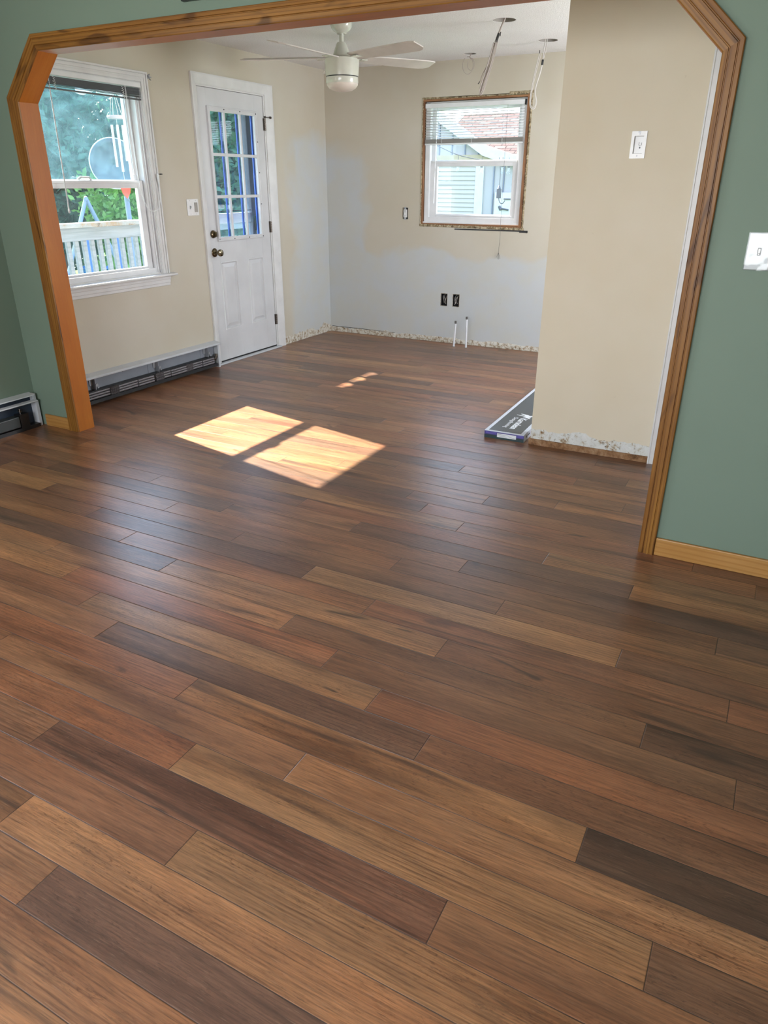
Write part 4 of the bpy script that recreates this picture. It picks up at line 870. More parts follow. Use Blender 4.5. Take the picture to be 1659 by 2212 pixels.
def gswitch():
    r = empty('light_switch', (3.973, 0.018, 1.191), 0, 'white toggle switch plate still in clear film on the green wall', 'light switch')
    m = MB(); m.box((-0.040, -0.006, -0.060), (0.040, 0, 0.060)); m.build('cover_plate', M['plate_gray'], r, bevel=0.004)
    m = MB(); ring(m, -0.0055, 0.0055, -0.012, 0.012, 0.0012, 0.0012, 0.0012, 0.0012, -0.0075, -0.006); m.build('toggle_slot', M['valve'], r)
    m = MB(); m.box((-0.0040, -0.008, -0.010), (0.0040, -0.006, 0.010)); m.box((-0.003, -0.018, -0.010), (0.003, -0.008, -0.004)); m.build('toggle', M['plate'], r, bevel=0.001)
    for z in (0.031, -0.031): MB().lathe([(0.003, -0.0068), (0.003, -0.006)], (0, 0, z), 'Y', 10).build('screw', M['steel'], r)
    # wrinkled clear film
    m = MB(); rnd = random.Random(4); n = 14
    g = [[(-0.041+0.082*i/n, -0.0066-0.0012*abs(mnoise.noise(Vector((i*0.30, j*0.22, 2)))), -0.061+0.122*j/n) for i in range(n+1)] for j in range(n+1)]
    vs = [p for row in g for p in row]; m.add(vs, [(j*(n+1)+i, j*(n+1)+i+1, (j+1)*(n+1)+i+1, (j+1)*(n+1)+i) for j in range(n) for i in range(n)])
    plabel(m.build('film', M['glass_clear'], r, smooth='all'), 'clear wrinkled protective film')
gswitch()
def bare_duplex():
    r = empty('power_outlet', (0.850, B, 1.148), 0, 'uncovered white duplex outlet in a dark box left of the back window', 'outlet')
    m = MB(); m.box((-0.027, 0.045, -0.049), (0.027, 0.049, 0.049)); m.build('junction_box', M['black'], r)
    m = MB(); m.box((-0.015, -0.004, -0.034), (0.015, 0.02, 0.034))
    for z in (0.019, -0.019): m.lathe([(0.0165, -0.008), (0.0165, 0.01)], (0, 0, z), 'Y', 20)
    m.build('receptacle', M['plate'], r, bevel=0.001)
    MB().box((-0.009, -0.003, -0.054), (0.009, -0.001, -0.034)).build('mounting_strap', M['steel'], r); MB().box((-0.009, -0.003, 0.034), (0.009, -0.001, 0.054)).build('mounting_strap', M['steel'], r)
    m = MB()
    for z in (0.019, -0.019): m.box((-0.007, -0.009, z-0.002), (-0.0045, -0.0078, z+0.008)); m.box((0.0045, -0.009, z-0.002), (0.007, -0.0078, z+0.008)); m.lathe([(0.0028, -0.009), (0.0028, -0.0078)], (0, 0, z-0.008), 'Y', 8)
    m.build('socket_slots', M['black'], r)
bare_duplex()
def open_box(x, label, flip):
    r = empty('junction_box', (x, B, 0.40), 0, label, 'junction box', 'open electrical boxes low on the back wall')
    m = MB(); m.box((-0.030, 0.052, -0.053), (0.030, 0.058, 0.053)); m.box((-0.0305, 0.004, -0.054), (-0.028, 0.056, 0.054)); m.box((0.028, 0.004, -0.054), (0.0305, 0.056, 0.054)); m.box((-0.03, 0.004, 0.052), (0.03, 0.056, 0.0545)); m.box((-0.03, 0.004, -0.0545), (0.03, 0.056, -0.052))
    m.build('box_body', M['black'], r)
    m = MB()
    m.tube(smooth([(-0.015*flip, 0.05, 0.04), (-0.005*flip, 0.012, 0.03), (0.012*flip, 0.006, 0.0), (0.004*flip, 0.01, -0.03)]), 0.0022, 6)
    m.tube(smooth([(0.015*flip, 0.05, 0.045), (0.018*flip, 0.01, 0.02), (0.008*flip, 0.006, -0.02), (0.016*flip, 0.012, -0.042)]), 0.0022, 6)
    m.tube(smooth([(0.0, 0.05, 0.045), (-0.016*flip, 0.008, 0.035), (0.0, 0.004, -0.01), (-0.01*flip, 0.02, -0.03)]), 0.0018, 6)
    m.build('wire', M['cablew'], r, smooth=True)
    m = MB(); ragv = []
    n = 36; rnd = random.Random(int(x*100))
    for k in range(n):
        a = 2*math.pi*k/n; sx_, sz_ = 0.0325, 0.056; c, s = math.cos(a), math.sin(a); t = 1/max(abs(c)/sx_, abs(s)/sz_)
        e = 1+rnd.uniform(0.02, 0.10); ragv += [(c*t*0.96, -0.0005, s*t*0.98), (c*t*e, -0.0012, s*t*(1+(e-1)*.5))]
    m.add(ragv, [(2*k, 2*k+1, (2*k+3) % (2*n), (2*k+2) % (2*n)) for k in range(n)])
    m.build('cut_edge', M['crumb'], r)
open_box(1.2715, 'open black electrical box low on the back wall, farther from the partition', 1)
open_box(1.3935, 'open black electrical box above the taller capped pipe, nearer the partition', -1)
def pex(x, h, dx, label):
    r = empty('water_pipe', (x, 3.488, 0), 0, label, 'pipe', 'capped pipes rising from the floor')
    MB().tube([(0, 0, 0), (dx*0.5, 0.0, h*0.5), (dx, 0, h-0.022)], 0.0088, 14).build('pipe', M['pipe'], r, smooth=True)
    MB().tube([(dx, 0, h-0.024), (dx, 0, h)], 0.0105, 14).build('cap', M['valve'], r, smooth=40)
    m = MB().lathe([(0.0088, 0.0), (0.016, 0.0), (0.016, 0.002), (0.0088, 0.002)], seg=20); m.build('hole_ring', M['stack'], r)
pex(1.443, 0.236, 0.010, 'shorter white capped pipe standing on the floor by the back wall')
pex(1.567, 0.283, -0.005, 'taller white capped pipe standing on the floor by the back wall')

# ------------------------------------------------------------------ flooring carton
def text_mesh(txt, size, bold=False):
    cu = bpy.data.curves.new('print', 'FONT'); cu.body = txt; cu.size = size; cu.extrude = 0.0002; cu.offset = 0.0012*size/0.05 if bold else 0
    t = bpy.data.objects.new('print', cu); COL.objects.link(t)
    dg = bpy.context.evaluated_depsgraph_get(); me = bpy.data.meshes.new_from_object(t.evaluated_get(dg)); bpy.data.objects.remove(t); return me
def carton():
    W, LN, H = 0.245, 1.24, 0.046
    r = empty('flooring_carton', (2.652, 1.108, 0), R(1.2), 'flat black and white flooring carton lying on the floor beside the partition', 'box')
    MB().box((0, 0, 0), (W, LN, H)).build('carton_body', M['boxwhite'], r, bevel=0.001)
    MB().box((0.022, 0.014, H), (W-0.024, LN-0.014, H+0.0006)).build('top_print', M['boxdark'], r)
    m = MB().box((0.0, -0.0006, 0.022), (W, 0, H-0.004)); m.build('purple_band', M['boxpurple'], r)
    m = MB().box((0.0, -0.0006, 0.0), (W, 0, 0.022)); m.build('green_band', M['boxgreen'], r)
    m = MB().box((0.080, -0.0010, 0.012), (0.198, -0.0004, 0.036)); lb = m.build('shipping_label', M['ink'], r)
    m = MB()
    for (a, b, z) in ((0.085, 0.105, 0.032), (0.085, 0.150, 0.0275), (0.150, 0.170, 0.023), (0.090, 0.140, 0.019), (0.155, 0.190, 0.0165)): m.box((a, -0.0013, z), (b, -0.0009, z+0.001))
    m.build('label_print', M['inkdark'], lb)
    for (a, b) in ((0.01, 0.075), (0.205, 0.24)):
        for z in (0.028, 0.035): MB().box((a, -0.0012, z), (b, -0.0005, z+0.003)).build('blue_stripe', M['inkblue'], r)
    # text reads towards the camera end; text right = -Y, text up = +X
    for txt, s, x, y, b in (('Karndean', 0.062, 0.128, 0.325, True), ('Designflooring', 0.039, 0.085, 0.327, False)):
        me = text_mesh(txt, s, b); me.materials.append(M['ink']); o = bpy.data.objects.new('lettering', me); COL.objects.link(o); o.parent = r
        o.location = (x, y, H+0.0009); o.rotation_euler = (0, 0, R(-90))
    # bird-like emblem
    m = MB(); E = [(0.0, 0.0), (0.030, 0.010), (0.048, 0.030), (0.040, 0.040), (0.060, 0.052), (0.044, 0.058), (0.050, 0.072), (0.030, 0.058), (0.016, 0.072), (-0.030, 0.084), (-0.034, 0.078), (0.002, 0.058), (-0.006, 0.048), (-0.050, 0.052), (-0.052, 0.046), (-0.004, 0.034), (0.018, 0.026), (0.012, 0.014)]
    m.prism(E, 2, H+0.0006, H+0.0011); m.lathe([(0.009, H+0.0006), (0.009, H+0.0011)], (0.040, 0.004, 0), 'Z', 14)
    o = m.build('emblem', M['ink'], r); o.location = (0.135, 0.335, 0)
    m = MB(); m.box((W, 0.08, 0.020), (W+0.0006, 0.13, 0.028)); m.box((W, 0.045, 0.016), (W+0.0006, 0.066, 0.030)); m.build('side_print', M['inkdark'], r)
carton()

# ------------------------------------------------------------------ heaters
def heater_kitchen():
    r = empty('baseboard_heater', (0.0, 0.0, 0), 0, 'opened white baseboard heater with bare finned element, ending beside the white door', 'radiator')
    y0, y1 = 0.13, 1.785
    m = MB(); m.box((0.0, y0, 0.012), (0.006, y1, 0.200)); m.box((0.006, 1.02, 0.02), (0.009, 1.026, 0.19)); m.box((0.006, 1.60, 0.02), (0.009, 1.606, 0.19)); m.build('back_panel', M['heater_gray'], r)
    m = MB(); m.prism([(0.0, 0.214), (0.058, 0.200), (0.064, 0.194), (0.063, 0.186), (0.057, 0.189), (0.0, 0.202)], 1, y0, 1.80)
    plabel(m.build('top_cover', M['heater'], r, bevel=0.001), 'white sheet-metal top lip')
    m = MB(); m.box((0.0, 1.768, 0.0), (0.050, 1.786, 0.195)); plabel(m.build('end_plate', M['heater'], r), 'white end plate')
    for yb in (0.50, 1.10, 1.66):
        m = MB(); m.box((0.006, yb-0.028, 0.13), (0.012, yb+0.002, 0.178)); m.box((0.006, yb-0.003, 0.08), (0.040, yb+0.001, 0.178)); m.lathe([(0.0, 0), (0.011, 0), (0.011, 0.012), (0, 0.012)], (0.034, yb+0.006, 0.134), 'X', 14); m.lathe([(0.0, 0), (0.007, 0), (0.007, 0.010), (0, 0.010)], (0.040, yb+0.012, 0.118), 'X', 12)
        m.build('bracket', M['steel'], r)
    m = MB()
    segs = [(0.20, 0.60), (0.603, 0.80), (0.805, 0.86), (0.865, 1.02), (1.05, 1.20), (1.205, 1.37), (1.375, 1.56), (1.565, 1.70)]
    for i, (a, b) in enumerate(segs):
        o_ = (0.0, 0.006, 0.002, 0.008, 0.001, 0.005, 0.0, 0.007)[i]
        for k in range(3):
            z = 0.045+k*0.0175
            m.prism([(0.014, z), (0.050+o_, z), (0.055+o_, z+0.004), (0.056+o_, z+0.009), (0.053+o_, z+0.014), (0.014, z+0.015)], 1, a, b)
        if i in (1, 4, 6):
            for q in range(9): m.box((0.012, a+0.004+q*0.0085, 0.042+0.002*(q % 3)), (0.0585+o_+0.002*(q % 2), a+0.0055+q*0.0085, 0.099+0.003*(q % 2)))
    plabel(m.build('fin_pack', M['fins'], r), 'dented aluminium fins')
    m = MB(); m.box((0.008, 0.20, 0.097), (0.050, 1.70, 0.103)); m.box((0.006, 0.18, 0.018), (0.060, 1.74, 0.042)); m.build('shadow_gap_strips', M['shadowgap'], r)  # black strips imitate the shadow gap around the fin element
    m = MB(); m.tube([(0.03, 0.14, 0.07), (0.03, 1.75, 0.07)], 0.010, 10); m.tube([(0.03, 1.74, 0.07), (0.034, 1.755, 0.09), (0.03, 1.762, 0.11)], 0.012, 10); m.box((0.02, 1.71, 0.06), (0.045, 1.73, 0.085)); m.build('pipe', M['bronze'], r, smooth=True)
    for yb in (0.78, 1.33): MB().lathe([(0.003, 0.006), (0.003, 0.008)], (0, yb, 0.168), 'X', 8).build('rivet', M['black'], r)
heater_kitchen()
def heater_living():
    X = 0.045
    r = empty('baseboard_heater', (X, 0, 0), 0, 'dark blue open baseboard heater in the corner between the green walls', 'radiator')
    y0, y1 = -1.3, -0.022
    m = MB(); m.box((0, y0, 0.01), (0.006, y1, 0.21)); m.build('back_panel', M['navy'], r)
    m = MB(); m.prism([(0.0, 0.212), (0.050, 0.203), (0.054, 0.197), (0.050, 0.196), (0.0, 0.206)], 1, y0, y1+0.005); m.prism([(0.040, 0.172), (0.066, 0.168), (0.070, 0.162), (0.066, 0.159), (0.040, 0.166)], 1, y0, y1+0.008)
    plabel(m.build('top_cover', M['heater'], r, bevel=0.001), 'white double top lip')
    m = MB(); m.box((0, y1, 0.0), (0.052, 0.0, 0.160)); m.box((0, y1, 0.16), (0.036, 0.0, 0.203)); plabel(m.build('end_plate', M['heater'], r, bevel=0.002), 'white end cap')
    m = MB(); m.box((0.008, y0, 0.030), (0.066, -0.16, 0.098)); m.build('element_cover', M['clear_dark'], r, bevel=0.006)
    m = MB(); m.box((0.0, y0, 0.0), (0.060, y1, 0.022)); m.box((0.010, -0.155, 0.02), (0.062, -0.095, 0.105)); m.build('element_base', M['black'], r)
    m = MB(); m.tube([(0.03, -0.125, 0.10), (0.03, -0.125, 0.135)], 0.006, 10); m.lathe([(0, 0), (0.012, 0), (0.012, 0.006), (0, 0.006)], (0.03, -0.125, 0.118), 'Z', 12); m.build('bleed_valve', M['bronze'], r)
heater_living()
# black frame hanging above the opening
m = MB(); ring(m, 1.57, 2.15, 2.100, 2.335, 0.025, 0.025, 0.025, 0.025, -0.004, 0.018)
fr = m.build('picture_frame', M['blackframe'], bevel=0.002); tag(fr, 'black picture frame hanging on the green wall above the opening', 'picture frame')
MB().box((1.595, 0.006, 2.125), (2.125, 0.010, 2.31)).build('backing', M['inkdark'], fr)

# ------------------------------------------------------------------ outside, left
MB().box((-45, -25, -0.95), (-0.14, 45, -0.85)).build('ground', M['grass'], kind='structure')
MB().box((-0.14, B+0.16, -0.95), (40, 45, -0.85)).build('ground_rear', M['grass'], kind='structure')
m = MB()
for i in range(13): m.box((-1.95+i*0.138, -0.4, -0.14), (-1.95+i*0.138+0.130, 5.6, -0.10))
m.build('deck_floor', M['deck'], kind='structure')
m = MB(); m.box((-0.45, -5, 2.46), (-0.12, 4.1, 2.50)); m.box((-0.47, -5, 2.44), (-0.45, 4.1, 2.60)); m.build('eave', M['shedwhite'], kind='structure')
def railing():
    r = empty('deck_railing', (-1.86, 0, -0.10), 0, 'weathered white deck railing with a peeling top cap outside the window by the door', 'railing')
    g0, g1 = -0.3, 5.5; z = 0.10
    MB().box((-0.07, g0, 1.120), (0.075, g1, 1.160)).build('top_cap', M['captop'], r, bevel=0.004)
    MB().box((0.0, g0, 1.005), (0.035, g1, 1.120)).build('top_rail', M['deckwood'], r, bevel=0.003)
    MB().box((0.0, g0, 0.10), (0.035, g1, 0.19)).build('bottom_rail', M['deckwood'], r, bevel=0.003)
    proto = None; y = 1.17; 
    for i in range(32):
        yy = -0.15+i*0.0928*1.9 if False else -0.25+i*0.178
        if proto is None: proto = MB().box((-0.032, -0.0, 0.0), (0.0, 0.042, 1.06)).build('baluster', M['deckwood'], r, bevel=0.002); o = proto
        else: o = proto.copy(); COL.objects.link(o); o.parent = r
        o.location = (0, yy*0.55+0.9 if False else 0.62+i*0.0935, 0.10)
    for yy in (0.3, 4.9): MB().box((-0.09, yy, -0.0), (0.0, yy+0.09, 1.12)).build('post', M['deckwood'], r)
railing()
def chime():
    r = empty('wind_chime', (-0.35, 1.385, 2.44), 0, 'wind chime of pale tubes with a red sail hanging outside the window by the door', 'wind chime')
    m = MB(); m.lathe([(0.0, -0.625), (0.060, -0.625), (0.064, -0.615), (0.060, -0.605), (0.0, -0.605)], seg=28); plabel(m.build('top_disc', M['chimering'], r, smooth=40), 'pinkish wooden disc')
    m = MB()
    for k in range(4):
        a = k*math.pi/2+0.4; m.tube([(0, 0, -0.40), (0.045*math.cos(a), 0.045*math.sin(a), -0.61)], 0.0012, 4)
    m.tube([(0, 0, 0), (0, 0, -0.42)], 0.0018, 5); m.tube([(0, 0, -0.6), (0, 0, -1.10)], 0.0012, 4); m.build('string', M['cablew'], r)
    for k in range(6):
        a = k*math.pi/3+0.3; ln = (0.20, 0.23, 0.30, 0.27, 0.24, 0.21)[k]
        MB().tube([(0.042*math.cos(a), 0.042*math.sin(a), -0.665), (0.042*math.cos(a), 0.042*math.sin(a), -0.665-ln)], 0.0085, 12).build('chime_tube', M['chime'], r, smooth=40)
    m = MB(); m.prism([(-0.045, -1.075), (-0.02, -1.062), (0.0, -1.07), (0.02, -1.062), (0.045, -1.075), (0.038, -1.105), (0.004, -1.145), (-0.03, -1.112)], 0, -0.003, 0.003); plabel(m.build('sail', M['red'], r), 'red leaf-shaped wind sail')
chime()
def awning():
    r = empty('door_awning', (-0.13, 2.32, 2.38), 0, 'white scalloped metal awning over the outside of the white door', 'awning')
    hw = 0.60
    m = MB(); m.add([(0, -hw, 0.05), (0, hw, 0.05), (-0.97, hw, -0.24), (-0.97, -hw, -0.24), (0, -hw, 0.03), (0, hw, 0.03), (-0.97, hw, -0.28), (-0.97, -hw, -0.28)], [(0, 1, 2, 3), (7, 6, 5, 4), (0, 3, 7, 4), (1, 5, 6, 2), (3, 2, 6, 7), (0, 4, 5, 1)]); m.build('awning_roof', M['awning'], r)
    m = MB(); n = 12
    def scallop(p0, p1, z0a, z0b, drop):
        vs = []; N = n*6
        for i in range(N+1):
            t = i/N; p = Vector(p0).lerp(Vector(p1), t); zt = z0a+(z0b-z0a)*t; sc = drop*(0.62+0.38*abs(math.sin(t*n*math.pi*0.5)))
            vs += [(p.x, p.y, zt), (p.x, p.y, zt-sc)]
        m.add(vs, [(2*i, 2*i+2, 2*i+3, 2*i+1) for i in range(N)])
    scallop((-0.97, -hw), (-0.97, hw), -0.24, -0.24, 0.10); n = 8
    scallop((0, -hw), (-0.97, -hw), 0.05, -0.26, 0.13); scallop((0, hw), (-0.97, hw), 0.05, -0.26, 0.13)
    o = m.build('valance', M['awning'], r); s = o.modifiers.new('solid', 'SOLIDIFY'); s.thickness = 0.003
awning()
def dish():
    r = empty('satellite_dish', (-3.4, 4.02, -0.85), 0, 'grey round satellite dish on a post beyond the deck railing', 'satellite dish')
    MB().tube([(0, 0.28, 0), (0, 0.28, 2.1)], 0.030, 14).build('post', M['bluegray'], r, smooth=True)
    m = MB(); n = 40; vs = []; Rr = 0.28
    for k, rr in enumerate((0.001, 0.09, 0.17, 0.23, Rr)):
        for q in range(n):
            a = 2*math.pi*q/n; vs.append((0.10*(rr/Rr)**2, rr*math.cos(a), rr*math.sin(a)))
    m.add(vs, [(k*n+q, k*n+(q+1) % n, (k+1)*n+(q+1) % n, (k+1)*n+q) for k in range(4) for q in range(n)])
    o = m.build('reflector', M['dish'], r, smooth='all'); o.location = (0.05, 0.10, 2.45); o.rotation_euler = (0, R(-8), R(-38)); s = o.modifiers.new('solid', 'SOLIDIFY'); s.thickness = 0.006
    m = MB(); m.tube([(0.102, Rr*math.cos(2*math.pi*q/48), Rr*math.sin(2*math.pi*q/48)) for q in range(49)], 0.006, 6, caps=False); k = m.build('rim', M['awning'], o, smooth=True)
    m = MB(); m.tube([(0.03, 0.28, 2.05), (0.05, 0.08, 2.36)], 0.016, 8); m.build('mount_arm', M['bluegray'], r)
dish()
def swing():
    r = empty('swing_set', (-8.0, 7.67, -0.85), 0, 'pale blue A-frame swing set standing on the lawn behind the deck', 'swing set')
    for X, Y in ((0, 0), (-0.8, 0.7)):
        MB().tube([(X, Y, 1.98), (X-0.1, Y-0.95, 0)], 0.036, 10).build('leg', M['bluegray'], r, smooth=True)
        MB().tube([(X, Y, 1.98), (X+0.1, Y+0.85, 0)], 0.036, 10).build('leg', M['bluegray'], r, smooth=True)
    MB().tube([(0.05, -0.04, 1.98), (-0.85, 0.74, 1.98)], 0.036, 10).build('top_bar', M['bluegray'], r, smooth=True)
swing()
for y, h, lb in ((6.70, 1.40, 'shorter-looking blue post on the lawn, nearest the swing set legs'), (7.42, 1.36, 'blue post on the lawn, standing nearest the satellite dish')):
    m = MB(); m.box((-7.06, y-0.045, -0.85), (-6.97, y+0.045, -0.85+h)); tag(m.build('garden_post', M['blue'], bevel=0.01), lb, 'post', 'blue lawn posts')
m = MB().lathe([(0, 0.0), (0.52, 0.0), (0.60, 0.26), (0.62, 0.28), (0.58, 0.28), (0.52, 0.06), (0, 0.05)], (-11.6, 11.0, -0.85), 'Z', 32)
tag(m.build('paddling_pool', M['poolblue'], smooth=40), 'bright blue round paddling pool on the lawn', 'paddling pool')
def tree_mesh(seed, h, rad, leaf, n, mat):
    rnd = random.Random(seed); m = MB(); blobs = [(Vector((rnd.uniform(-.5, .5)*rad, rnd.uniform(-.5, .5)*rad, h*rnd.uniform(0.08, 0.92))), rad*rnd.uniform(0.5, 0.75)) for _ in range(26)]
    for i in range(n):
        c, rr = rnd.choice(blobs)
        d = Vector((rnd.gauss(0, 1), rnd.gauss(0, 1), rnd.gauss(0, 1))).normalized()*rr*rnd.uniform(0.6, 1.05)
        p = c+d
        if p.z < 0.05: continue
        a = Vector((rnd.gauss(0, 1), rnd.gauss(0, 1), rnd.gauss(0, 1))).normalized(); b = a.orthogonal().normalized(); s = leaf*rnd.uniform(0.6, 1.3)
        m.add([p-a*s, p-b*s*0.5, p+a*s, p+b*s*0.5], [(0, 1, 2, 3)])
    me = bpy.data.meshes.new('foliage'); me.from_pydata(m.v, [], m.f); me.materials.append(mat); return me
fm = [tree_mesh(1, 6.6, 1.32, 0.15, 14000, M['leaf1']), tree_mesh(2, 6.0, 1.32, 0.14, 13000, M['leaf1']), tree_mesh(3, 2.4, 0.95, 0.08, 3600, M['leaf2']), tree_mesh(4, 6.6, 1.32, 0.13, 14000, M['leaf3'])]
tk = MB().tube([(0, 0, -0.05), (0.05, 0, 2.0), (0, 0.1, 4.6)], [0.2, 0.15, 0.05], 8); 
tmesh = None
def TP(lat, dist): return (4.056+0.714*lat-0.70*dist, -2.834+0.70*lat+0.714*dist)
TREES = [(*TP(a, d), k, sc) for a, d, k, sc in ((-7.2, 21, 0, 1.0), (-2.4, 21, 1, 1.0), (2.4, 21, 3, 1.0), (-4.8, 23.5, 0, 1.1), (0, 23.5, 0, 1.1), (4.8, 23.5, 3, 1.1),
         (-2.4, 26.8, 0, 1.15), (2.4, 26.8, 0, 1.15), (7.2, 26.8, 3, 1.15), (-3.9, 18.2, 2, 1.0), (-0.7, 19.2, 2, 1.0), (3.3, 18.0, 2, 1.05))]
TL = ['dark leafy tree of the front row, farthest out beside the swing set', 'dark bushy tree of the front row, right behind the swing set', 'mid green tree of the front row, seen through the door panes',
      'dark tree of the second row, behind the gap beside the swing set', 'dark tree of the second row, rising behind the satellite dish', 'mid green tree of the second row, filling the upper door panes',
      'tallest dark tree at the back, behind the swing set', 'tallest dark tree at the back, behind the trees in the door panes', 'tallest mid green tree at the back, past the edge of the door glass',
      'light green shrub in front of the swing set', 'light green shrub between swing set and satellite dish', 'light green shrub seen low through the door glass']
for (x, y, k, s), lb in zip(TREES, TL):
    rt = empty('tree' if k != 2 else 'shrub', (x, y, -0.85), x*7 % 6.28, lb, 'tree' if k != 2 else 'shrub', 'trees beyond the lawn' if k != 2 else 'shrubs beyond the lawn'); rt.scale = (s, s, s)
    f = bpy.data.objects.new('foliage', fm[k]); COL.objects.link(f); f.parent = rt
    if tmesh is None: t_ = tk.build('trunk', M['bark'], rt, smooth=True); tmesh = t_.data
    else: t_ = bpy.data.objects.new('trunk', tmesh); COL.objects.link(t_); t_.parent = rt
    if k == 2: t_.scale = (0.35, 0.35, 0.42)

# ------------------------------------------------------------------ outside, rear: neighbour's outbuilding
def S(x, z): return (CAMX+(x-CAMX)*1.678, CAMZ+(z-CAMZ)*1.678)
CAMX, CAMZ = 4.056, 1.396
def shed():
    Y = 13.0
    r = empty('outbuilding', (0, Y, -0.85), 0, 'grey sided outbuilding with a red shingle roof beyond the back window', 'building')
    o = 0.85
    rake = [(-4.4, 3.68), (-2.875, 2.715), (-1.976, 2.151), (-1.278, 1.943), (1.2, 1.30)]
    # body wall
    m = MB()
    for (a, b) in zip(rake, rake[1:]): m.prism([(a[0], 0), (b[0], 0), (b[0], b[1]+o-0.02), (a[0], a[1]+o-0.02)], 1, 0.02, 0.2)
    m.build('wall', M['batten'], r)
    m = MB(); z = 0.3
    while z < 1.80+o:
        m.prism([(-0.026, z), (0.0, z), (0.0, z+0.089), (-0.006, z+0.089)], 0, -4.4, -2.15); z += 0.088
    for q in range(1): pass
    mm = MB(); mm.add([(x, y_+0.02, zz) for (x, y_, zz) in m.v], m.f); mm.build('lap_siding', M['siding'], r)
    m = MB(); m.box((-2.15, -0.015, 0), (-1.962, 0.03, 1.86+o)); m.build('corner_board', M['shedwhite'], r)
    m = MB()
    for x in (-1.74, -1.515, -1.19, -0.9, -0.6): m.box((x-0.012, 0.0, 0.0), (x+0.012, 0.022, 1.86+o))
    for x in (-3.62, -3.32, -3.02, -2.72, -2.42, -2.12, -1.95): m.box((x-0.012, 0.0, 1.97+o), (x+0.012, 0.022, 1.98+o+max(0, (-1.976-x)*0.62)))
    m.build('batten_strips', M['stormgray'], r)
    m = MB(); m.box((-4.4, -0.02, 1.835+o), (-2.0, 0.02, 1.965+o)); m.box((-2.0, -0.015, 1.85+o), (1.0, 0.02, 1.93+o)); m.build('fascia_band', M['tan'], r)
    m = MB()
    for (a, b) in zip(rake, rake[1:]):
        m.add([(a[0], -0.12, a[1]+o), (b[0], -0.12, b[1]+o), (b[0], -0.12, b[1]+o-0.21), (a[0], -0.12, a[1]+o-0.21), (a[0], 0.0, a[1]+o), (b[0], 0.0, b[1]+o), (b[0], 0.0, b[1]+o-0.21), (a[0], 0.0, a[1]+o-0.21)], [(0, 1, 2, 3), (0, 4, 5, 1), (3, 2, 6, 7)])
    m.build('rake_board', M['shedwhite'], r)
    m = MB(); m.add([(-4.5, 0.28, 0.99+o), (12, 0.28, 0.99+o), (12, 5.0, 3.14+o), (-4.5, 5.0, 3.14+o), (-4.5, 0.28, 0.89+o), (12, 0.28, 0.89+o), (12, 5.0, 3.04+o), (-4.5, 5.0, 3.04+o)], [(0, 1, 2, 3), (7, 6, 5, 4), (0, 4, 5, 1), (2, 6, 7, 3)]); m.build('main_roof', M['shingle'], r)
    m = MB(); m.box((-1.68, -0.03, 0.0), (-0.10, 0.0, 1.24+o)); d = m.build('shed_door', M['shedwhite'], r)
    m = MB(); m.box((-1.47, -0.05, 1.10+o), (-0.9, -0.03, 1.125+o)); m.tube([(-1.56, -0.05, 0.97+o), (-1.52, -0.06, 0.90+o)], 0.03, 6); m.tube([(-1.56, -0.05, 0.93+o), (-1.35, -0.05, 0.90+o)], 0.018, 6); m.build('latch', M['inkdark'], d)
shed()
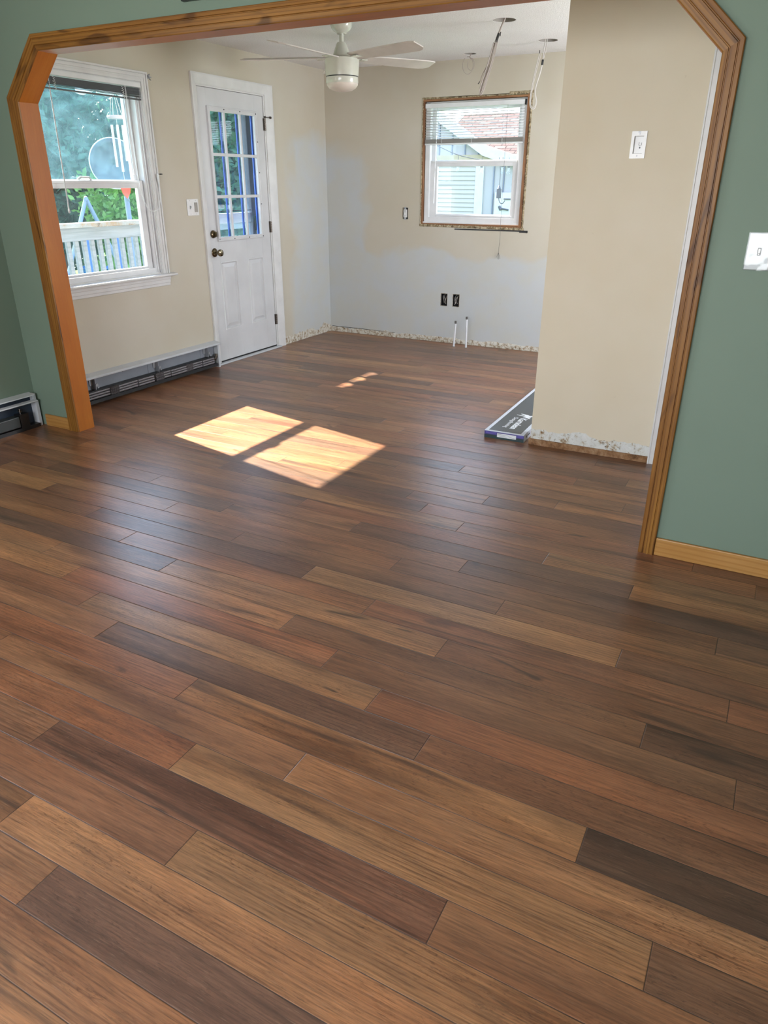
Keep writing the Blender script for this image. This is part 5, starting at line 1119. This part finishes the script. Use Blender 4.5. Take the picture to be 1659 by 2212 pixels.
def lights():
    def Q(x, z): return (CAMX+(x-CAMX)*1.148, 8.0, CAMZ+(z-CAMZ)*1.148)
    r = empty('string_light_cable', Q(0.1, 1.73), 0, 'black string light cable sagging across outside the back window', 'cable')
    base = Vector(Q(0.1, 1.73))
    def rel(p): return tuple(Vector(p)-base)
    m = MB(); m.tube([rel(p) for p in smooth([Q(-1.2, 2.25), Q(-0.15, 1.83), Q(0.1, 1.73), Q(0.47, 1.665), Q(0.72, 1.66), Q(0.80, 1.655), Q(1.5, 1.70)])], 0.006, 6); m.build('cable', M['inkdark'], r)
    m = MB(); m.tube([rel(p) for p in smooth([Q(0.66, 1.70), Q(0.69, 1.55), Q(0.684, 1.33)])], 0.005, 6); m.tube([rel(p) for p in smooth([Q(0.684, 1.24), Q(0.70, 1.18), Q(0.745, 1.17), Q(0.77, 1.21)])], 0.006, 6); m.build('lead', M['inkdark'], r)
    m = MB(); a = rel(Q(0.684, 1.30)); m.box((a[0]-0.03, -0.02, a[2]-0.075), (a[0]+0.03, 0.02, a[2]+0.05)); m.tube([(a[0], 0, a[2]+0.05), (a[0], 0, a[2]+0.10)], [0.03, 0.008], 8); m.build('adapter', M['inkdark'], r, bevel=0.008)
    post = Q(-1.2, 2.25); post2 = Q(1.5, 1.70)
    proto = None
    for (x, zt, zb), lb in zip([(0.109, 1.73, 1.580), (0.432, 1.67, 1.552), (0.709, 1.66, 1.556), (0.790, 1.655, 1.549)],
        ['clear string light bulb farthest left outside the back window', 'clear string light bulb in front of the white corner board', 'clear string light bulb just left of the rightmost one', 'clear string light bulb farthest right outside the back window']):
        p = Q(x, zb); h = (zt-zb)*1.148
        if proto is None:
            o = empty('light_bulb', p, 0, lb, 'light bulb', 'string light bulbs outside'); proto = o
            MB().lathe([(0, -0.045), (0.018, -0.040), (0.030, -0.020), (0.030, 0.0), (0.020, 0.030), (0.016, 0.045), (0, 0.045)], seg=18).build('bulb_glass', M['glass_clear'], o, smooth='all')
            m = MB(); m.lathe([(0, 0.042), (0.018, 0.042), (0.020, 0.085), (0.008, 0.095), (0, 0.095)], seg=14); m.tube([(0, 0, 0.09), (0, 0, 0.17)], 0.004, 5); m.build('socket', M['inkdark'], o, smooth=40)
            MB().tube([(0, 0, 0.04), (0.006, 0, 0.0), (-0.006, 0, -0.02), (0, 0, 0.04)], 0.0015, 4).build('filament', M['awning'], o)
        else: o = copy_tree(proto); o.location = p
        o['label'] = lb
    m = MB(); m.box((post[0]-0.05, 7.95, -0.85), (post[0]+0.05, 8.05, post[2]+0.05)); tag(m.build('garden_post', M['deckwood']), 'grey wooden post holding the higher end of the string light cable', 'post')
    m = MB(); m.box((post2[0]-0.05, 7.95, -0.85), (post2[0]+0.05, 8.05, post2[2]+0.05)); tag(m.build('garden_post', M['deckwood']), 'grey wooden post holding the lower end of the string light cable', 'post')
lights()
